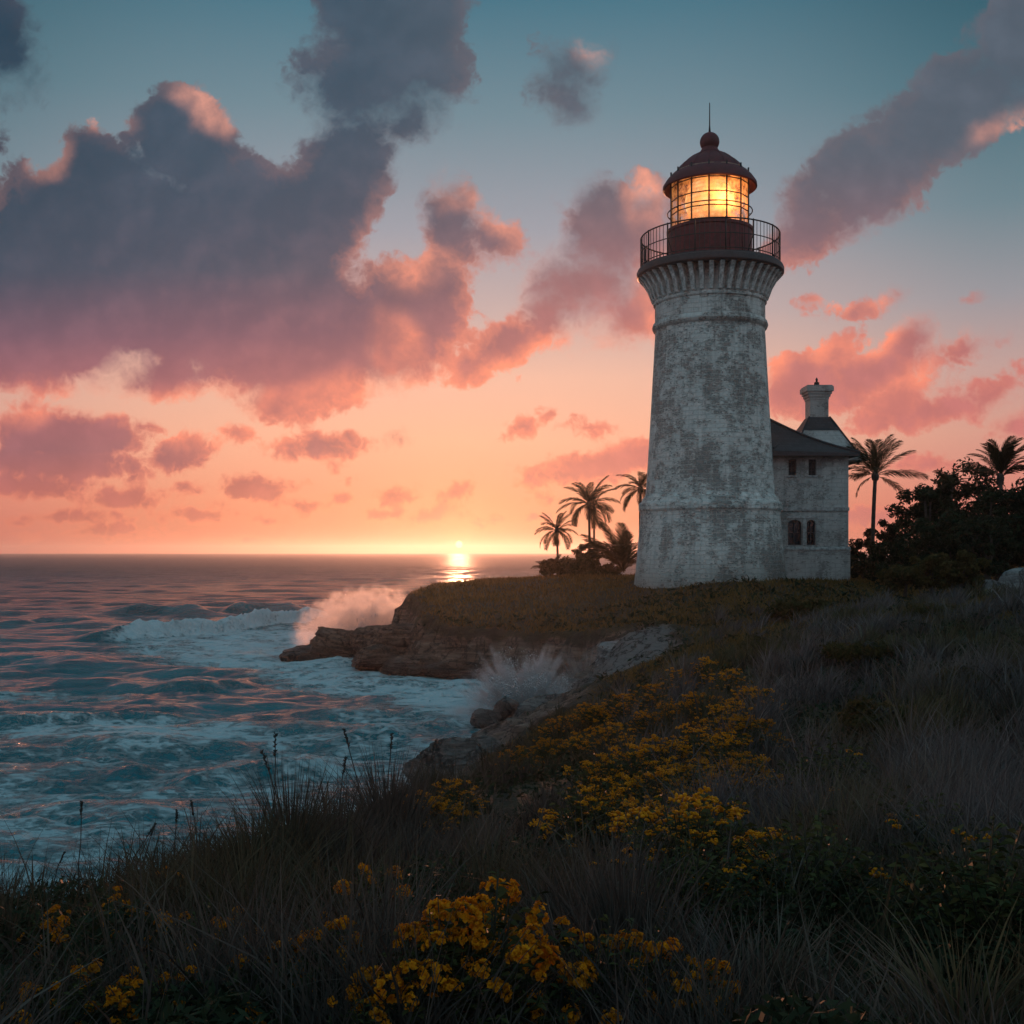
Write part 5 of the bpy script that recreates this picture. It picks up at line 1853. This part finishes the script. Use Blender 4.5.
def flower_head(seed, big):
    """A tight cluster of small ball-like blooms, about 6 cm wide."""
    r = np.random.default_rng(seed)
    bm = bmesh.new()
    bmesh.ops.create_icosphere(bm, subdivisions=1, radius=1)
    uv = np.array([q.co for q in bm.verts])
    uf = np.array([[q.index for q in t.verts] for t in bm.faces])
    bm.free()
    n = 34 if big else 15
    V, Fc, T = [], [], []
    if big:                                  # ruffled blooms: small petals standing round each heart
        k = 0
        for _ in range(n):
            d = r.normal(size=3)
            d[2] = abs(d[2]) * 0.9
            d /= np.linalg.norm(d)
            c = d * np.array([0.034, 0.034, 0.026]) * r.uniform(0.6, 1.08)
            a1 = np.cross(d, r.normal(size=3))
            a1 /= np.linalg.norm(a1)
            a2 = np.cross(d, a1)
            sz = r.uniform(0.0065, 0.0115)
            base = r.normal(0.42, 0.22)
            for ring, (m_, up, ln) in enumerate(((6, 0.55, 1.0), (5, 1.3, 0.75))):
                for q in range(m_):
                    th = 2 * math.pi * (q + 0.5 * ring + r.uniform(-0.2, 0.2)) / m_
                    ra = a1 * math.cos(th) + a2 * math.sin(th)
                    ta = -a1 * math.sin(th) + a2 * math.cos(th)
                    dr = ra + d * up * r.uniform(0.6, 1.3)
                    dr /= np.linalg.norm(dr)
                    s_ = sz * ln * r.uniform(0.75, 1.25)
                    V.append(np.stack([c, c + dr * s_ * 0.65 + ta * s_ * 0.5, c + dr * s_ * 1.15, c + dr * s_ * 0.65 - ta * s_ * 0.5]))
                    Fc.append(np.array([[k, k + 1, k + 2, k + 3]]))
                    T += [float(np.clip(base + r.normal(0, 0.15), 0, 1))] * 4
                    k += 4
        return np.concatenate(V), np.concatenate(Fc), np.array(T)
    for k in range(n):
        d = r.normal(size=3)
        d[2] = abs(d[2]) * 0.8
        d /= np.linalg.norm(d)
        c = d * np.array([0.034, 0.034, 0.024]) * (1.0 if big else 1.35) * r.uniform(0.5, 1.05)
        s = r.uniform(0.0055, 0.0105) * (1.0 if big else 1.15)
        q = uv * s * np.array([1, 1, 0.8]) * r.uniform(0.7, 1.25, (len(uv), 1)) + c
        Fc.append(uf + len(uv) * k)
        V.append(q)
        T += [float(np.clip(r.normal(0.42, 0.38) + d[2] * 0.2, 0, 1))] * len(uv)
    return np.concatenate(V), np.concatenate(Fc), np.array(T)

HEADS = []
for k in range(4):
    _v, _f, _t = flower_head(k, True)
    _o = mk('flower_head', _v, _f, MAT_PETAL, attrs={'tint': _t})
    HEADS.append(_o.data)
    bpy.data.objects.remove(_o)

def shrub_parts(h, spread, nst, nhead, seed, near):
    """Stems, leaves and head positions of one shrub (metres, root at the origin)."""
    r = np.random.default_rng(seed)
    st = MB()
    lp, ld, tops = [], [], []
    for k in range(nst):
        a = 2 * math.pi * (k * 0.618 + r.uniform(-0.08, 0.08))
        q = spread * math.sqrt((k + 0.5) / nst)
        hh = h * (1 - 0.58 * (q / spread) ** 2) * r.uniform(0.78, 1.06)
        pts = []
        for t in np.linspace(0, 1, 6):
            pts.append(Vector((math.cos(a) * q * t ** 1.2, math.sin(a) * q * t ** 1.2, hh * t - 0.02)))
        st.tube(pts, [0.006 * h / 0.6 * (1.3 - 0.8 * t) for t in np.linspace(0, 1, 6)], 4, False)
        tops.append(pts[-1])
        m = 40 if near else 34
        for j in range(m):
            t = 0.12 + 0.88 * (j + r.random()) / m
            i = min(4, int(t * 5))
            c = pts[i].lerp(pts[i + 1], t * 5 - i)
            b = r.uniform(0, 6.28)
            d = Vector((math.cos(b), math.sin(b), r.uniform(-0.1, 0.9))).normalized()
            lp.append(c)
            ld.append(d)
    lp, ld = np.array(lp), np.array(ld)
    n = len(lp)
    L = (0.058 if near else 0.055) * h / 0.6 * r.uniform(0.6, 1.3, n)[:, None]
    s = np.cross(ld, r.normal(size=(n, 3)))
    s /= np.linalg.norm(s, axis=1)[:, None]
    W = L * (0.15 if near else 0.17)
    tip = lp + ld * L + np.array([0, 0, -0.25]) * L
    mid = lp + ld * L * 0.5
    v = np.stack([lp, mid + s * W, tip, mid - s * W], 1).reshape(-1, 3)
    order = r.permutation(nst)[:nhead]
    heads = []
    if not near:                             # side shoots below the tops
        for k in order[:int(nhead * 0.8)]:
            t = r.uniform(0.55, 0.9)
            c = tops[k] * t
            heads.append((Vector((c.x * 1.12 + r.normal(0, 0.04), c.y * 1.12 + r.normal(0, 0.04), c.z)), r.uniform(0.45, 0.9)))
    for k in order:
        heads.append((tops[k], float(np.clip(r.lognormal(0, 0.28), 0.5, 1.25))))
        if near and r.random() < 0.6:
            heads.append((tops[k] + Vector((r.normal(0, 0.035), r.normal(0, 0.035), -r.uniform(0.02, 0.08))), r.uniform(0.5, 0.9)))
    return st, v, np.arange(4 * n).reshape(n, 4), np.repeat(np.clip(r.normal(0.45, 0.25, n), 0, 1), 4), heads

def make_shrub(h, spread, nst, nhead, seed, near):
    root = empty('flowering_shrub')
    st, v, f, t, heads = shrub_parts(h, spread, nst, nhead, seed, near)
    st.build('stems', MAT_SHRUB_STEM, root)
    mk('foliage', v, f, MAT_SHRUB_LEAF, root, attrs={'tint': t})
    r = np.random.default_rng(seed + 77)
    if near:
        for c, s in heads:
            o = link('flower_head', HEADS[int(r.integers(0, 4))], root, c)
            o.scale = (s * 1.35 * h / 0.6,) * 3
            o.rotation_euler = (r.normal(0, 0.4), r.normal(0, 0.4), r.uniform(0, 6.28))
    else:
        V, Fc, T, k = [], [], [], 0
        for c, s in heads:
            for _ in range(3):
                hv, hf, ht = flower_head(int(r.integers(0, 999)), False)
                off = np.array([c.x + r.normal(0, 0.045), c.y + r.normal(0, 0.045), c.z - abs(r.normal(0, 0.04))])
                V.append(hv * s * 0.85 + off)
                Fc.append(hf + k)
                T.append(ht)
                k += len(hv)
        mk('blossoms', np.concatenate(V), np.concatenate(Fc), MAT_PETAL, root, attrs={'tint': np.concatenate(T)})
    return root

PROTO = {}
def shrub(px, py, h, kind, label, rz=0.0, s=1.0, lo=2.0):
    spec = {'near': (0.6, 0.34, 34, 20, 5, True), 'near_sparse': (0.5, 0.26, 24, 8, 6, True), 'near_low': (0.42, 0.34, 30, 16, 8, True),
            'mid': (0.6, 0.48, 60, 34, 9, False), 'mid_b': (0.6, 0.50, 60, 28, 10, False), 'mid_c': (0.6, 0.45, 54, 20, 11, False),
            'mid_sparse': (0.6, 0.46, 64, 2, 12, False)}[kind]
    if kind not in PROTO:
        o = PROTO[kind] = make_shrub(*spec)
    else:
        o = copy_tree(PROTO[kind])
    k = h / spec[0] * s
    x, y, g = ray_ground(px, py, h, lo)
    o.location = (x, y, g)
    o.scale = (k,) * 3
    o.rotation_euler = (0, 0, rz)
    tag(o, label, 'flowering shrub', 'yellow flowering shrubs on the slope')
    return o

PATCH = 'bushy shrub of small yellow flowers in the dense patch below the lighthouse'
r_ = np.random.default_rng(3)
SHRUBS = [(488, 868, 0.62, 'near', 'tallest orange yellow shrub in the centre of the near foreground', 0.3),
          (436, 908, 0.5, 'near', 'full flowering shrub just left of the tallest near shrub', 2.0),
          (366, 990, 0.3, 'near_sparse', 'small flower cluster cut by the bottom edge below the full shrub', 1.0),
          (553, 938, 0.36, 'near_sparse', 'small shrub with one bright head right of the tallest near shrub', 4.0),
          (606, 916, 0.45, 'near_low', 'shrub with a few heads beside the small bright one near the bottom', 5.0),
          (648, 932, 0.38, 'near_low', 'low wide shrub between the bottom flowers and the dark grass', 0.7),
          (372, 862, 0.42, 'near_sparse', 'slim shrub with yellow heads under the tall grass', 2.6),
          (322, 915, 0.38, 'near', 'shrub with three bright heads left of the full near shrub', 3.3),
          (264, 948, 0.30, 'near_sparse', 'small two headed shrub beside the flat grey stone', 5.3),
          (206, 900, 0.36, 'near_low', 'rounded green shrub with a flowery top in the left foreground', 1.9),
          (150, 960, 0.30, 'near_low', 'flowering shrub behind the flat grey stone at the bottom left', 2.9),
          (72, 962, 0.32, 'near_low', 'flowering shrub in the bottom left corner', 0.2),
          (112, 888, 0.34, 'near_low', 'flowering shrub near the left sea edge below the lone tall stalk', 4.4),
          (52, 905, 0.26, 'near_sparse', 'small flowering shrub at the left edge of the view', 3.8),
          (172, 868, 0.26, 'near_sparse', 'faint brown flowered shrub by the dark stalk at the sea edge', 1.4),
          (255, 1008, 0.22, 'near_sparse', 'flowers at the bottom edge right of the flat stones', 0.9),
          (700, 955, 0.32, 'near_sparse', 'single headed yellow shrub alone in the dark bottom right', 2.2),
          (430, 790, 0.55, 'mid', 'yellow shrub at the sea side of the slope behind the tall grass', 0.5),
          (352, 790, 0.40, 'mid_c', 'small yellow shrub showing between the tall grass clumps', 1.5),
          (452, 780, 0.50, 'mid_b', 'yellow shrub right of the one behind the tall grass', 3.1),
          (520, 745, 0.55, 'mid_c', 'yellow shrub on the brow above the dark shore rocks', 4.1),
          (812, 812, 0.62, 'mid_sparse', 'dark green shrub with two yellow heads in the right middle ground', 0.4),
          (936, 796, 0.62, 'mid_sparse', 'dark green shrub with a single yellow head near the right edge', 1.3),
          (893, 782, 0.65, 'mid_sparse', 'dark green shrub with faint yellow flowers left of the single headed one', 2.5),
          (692, 838, 0.5, 'mid_sparse', 'dark shrub with few yellow flowers under the dense flower patch', 3.6),
          (830, 738, 0.75, 'mid_sparse', 'dark green shrub behind the arching grass on the right slope', 4.8),
          (985, 835, 0.7, 'mid_sparse', 'big dark green shrub at the right edge of the foreground', 5.5)]
for (px, py) in [(560, 716), (592, 702), (622, 694), (650, 684), (678, 668), (706, 658), (734, 668), (752, 684), (548, 736), (578, 730), (610, 722), (642, 712), (672, 700),
                 (702, 690), (730, 700), (748, 712), (604, 752), (636, 744), (668, 734), (698, 724), (726, 734), (744, 752), (628, 776), (660, 768), (692, 758), (720, 768), (650, 795), (686, 790), (712, 795), (590, 780)]:
    SHRUBS.append((px, py, float(r_.uniform(0.5, 0.72)), ('mid', 'mid_b', 'mid_c')[int(r_.integers(0, 3))], PATCH, float(r_.uniform(0, 6.28))))
for q in SHRUBS:
    shrub(*q, lo=2.2 if q[1] > 840 else 5.0)

# ------------------------------------------------------------------ sea air
def build_haze():
    m = bpy.data.materials.new('sea_air')
    m.use_nodes = True
    t = m.node_tree
    t.nodes.clear()
    out = t.nodes.new('ShaderNodeOutputMaterial')
    v = t.nodes.new('ShaderNodeVolumePrincipled')
    v.inputs['Color'].default_value = (0.96, 0.93, 0.92, 1)
    v.inputs['Density'].default_value = 0.00024
    v.inputs['Anisotropy'].default_value = 0.78
    t.links.new(v.outputs[0], out.inputs['Volume'])
    b = MB()
    b.box(-4600, 4600, -4600, 4600, -6, 31)
    o = b.build('haze', m)
    tag(o, kind='stuff')

build_haze()
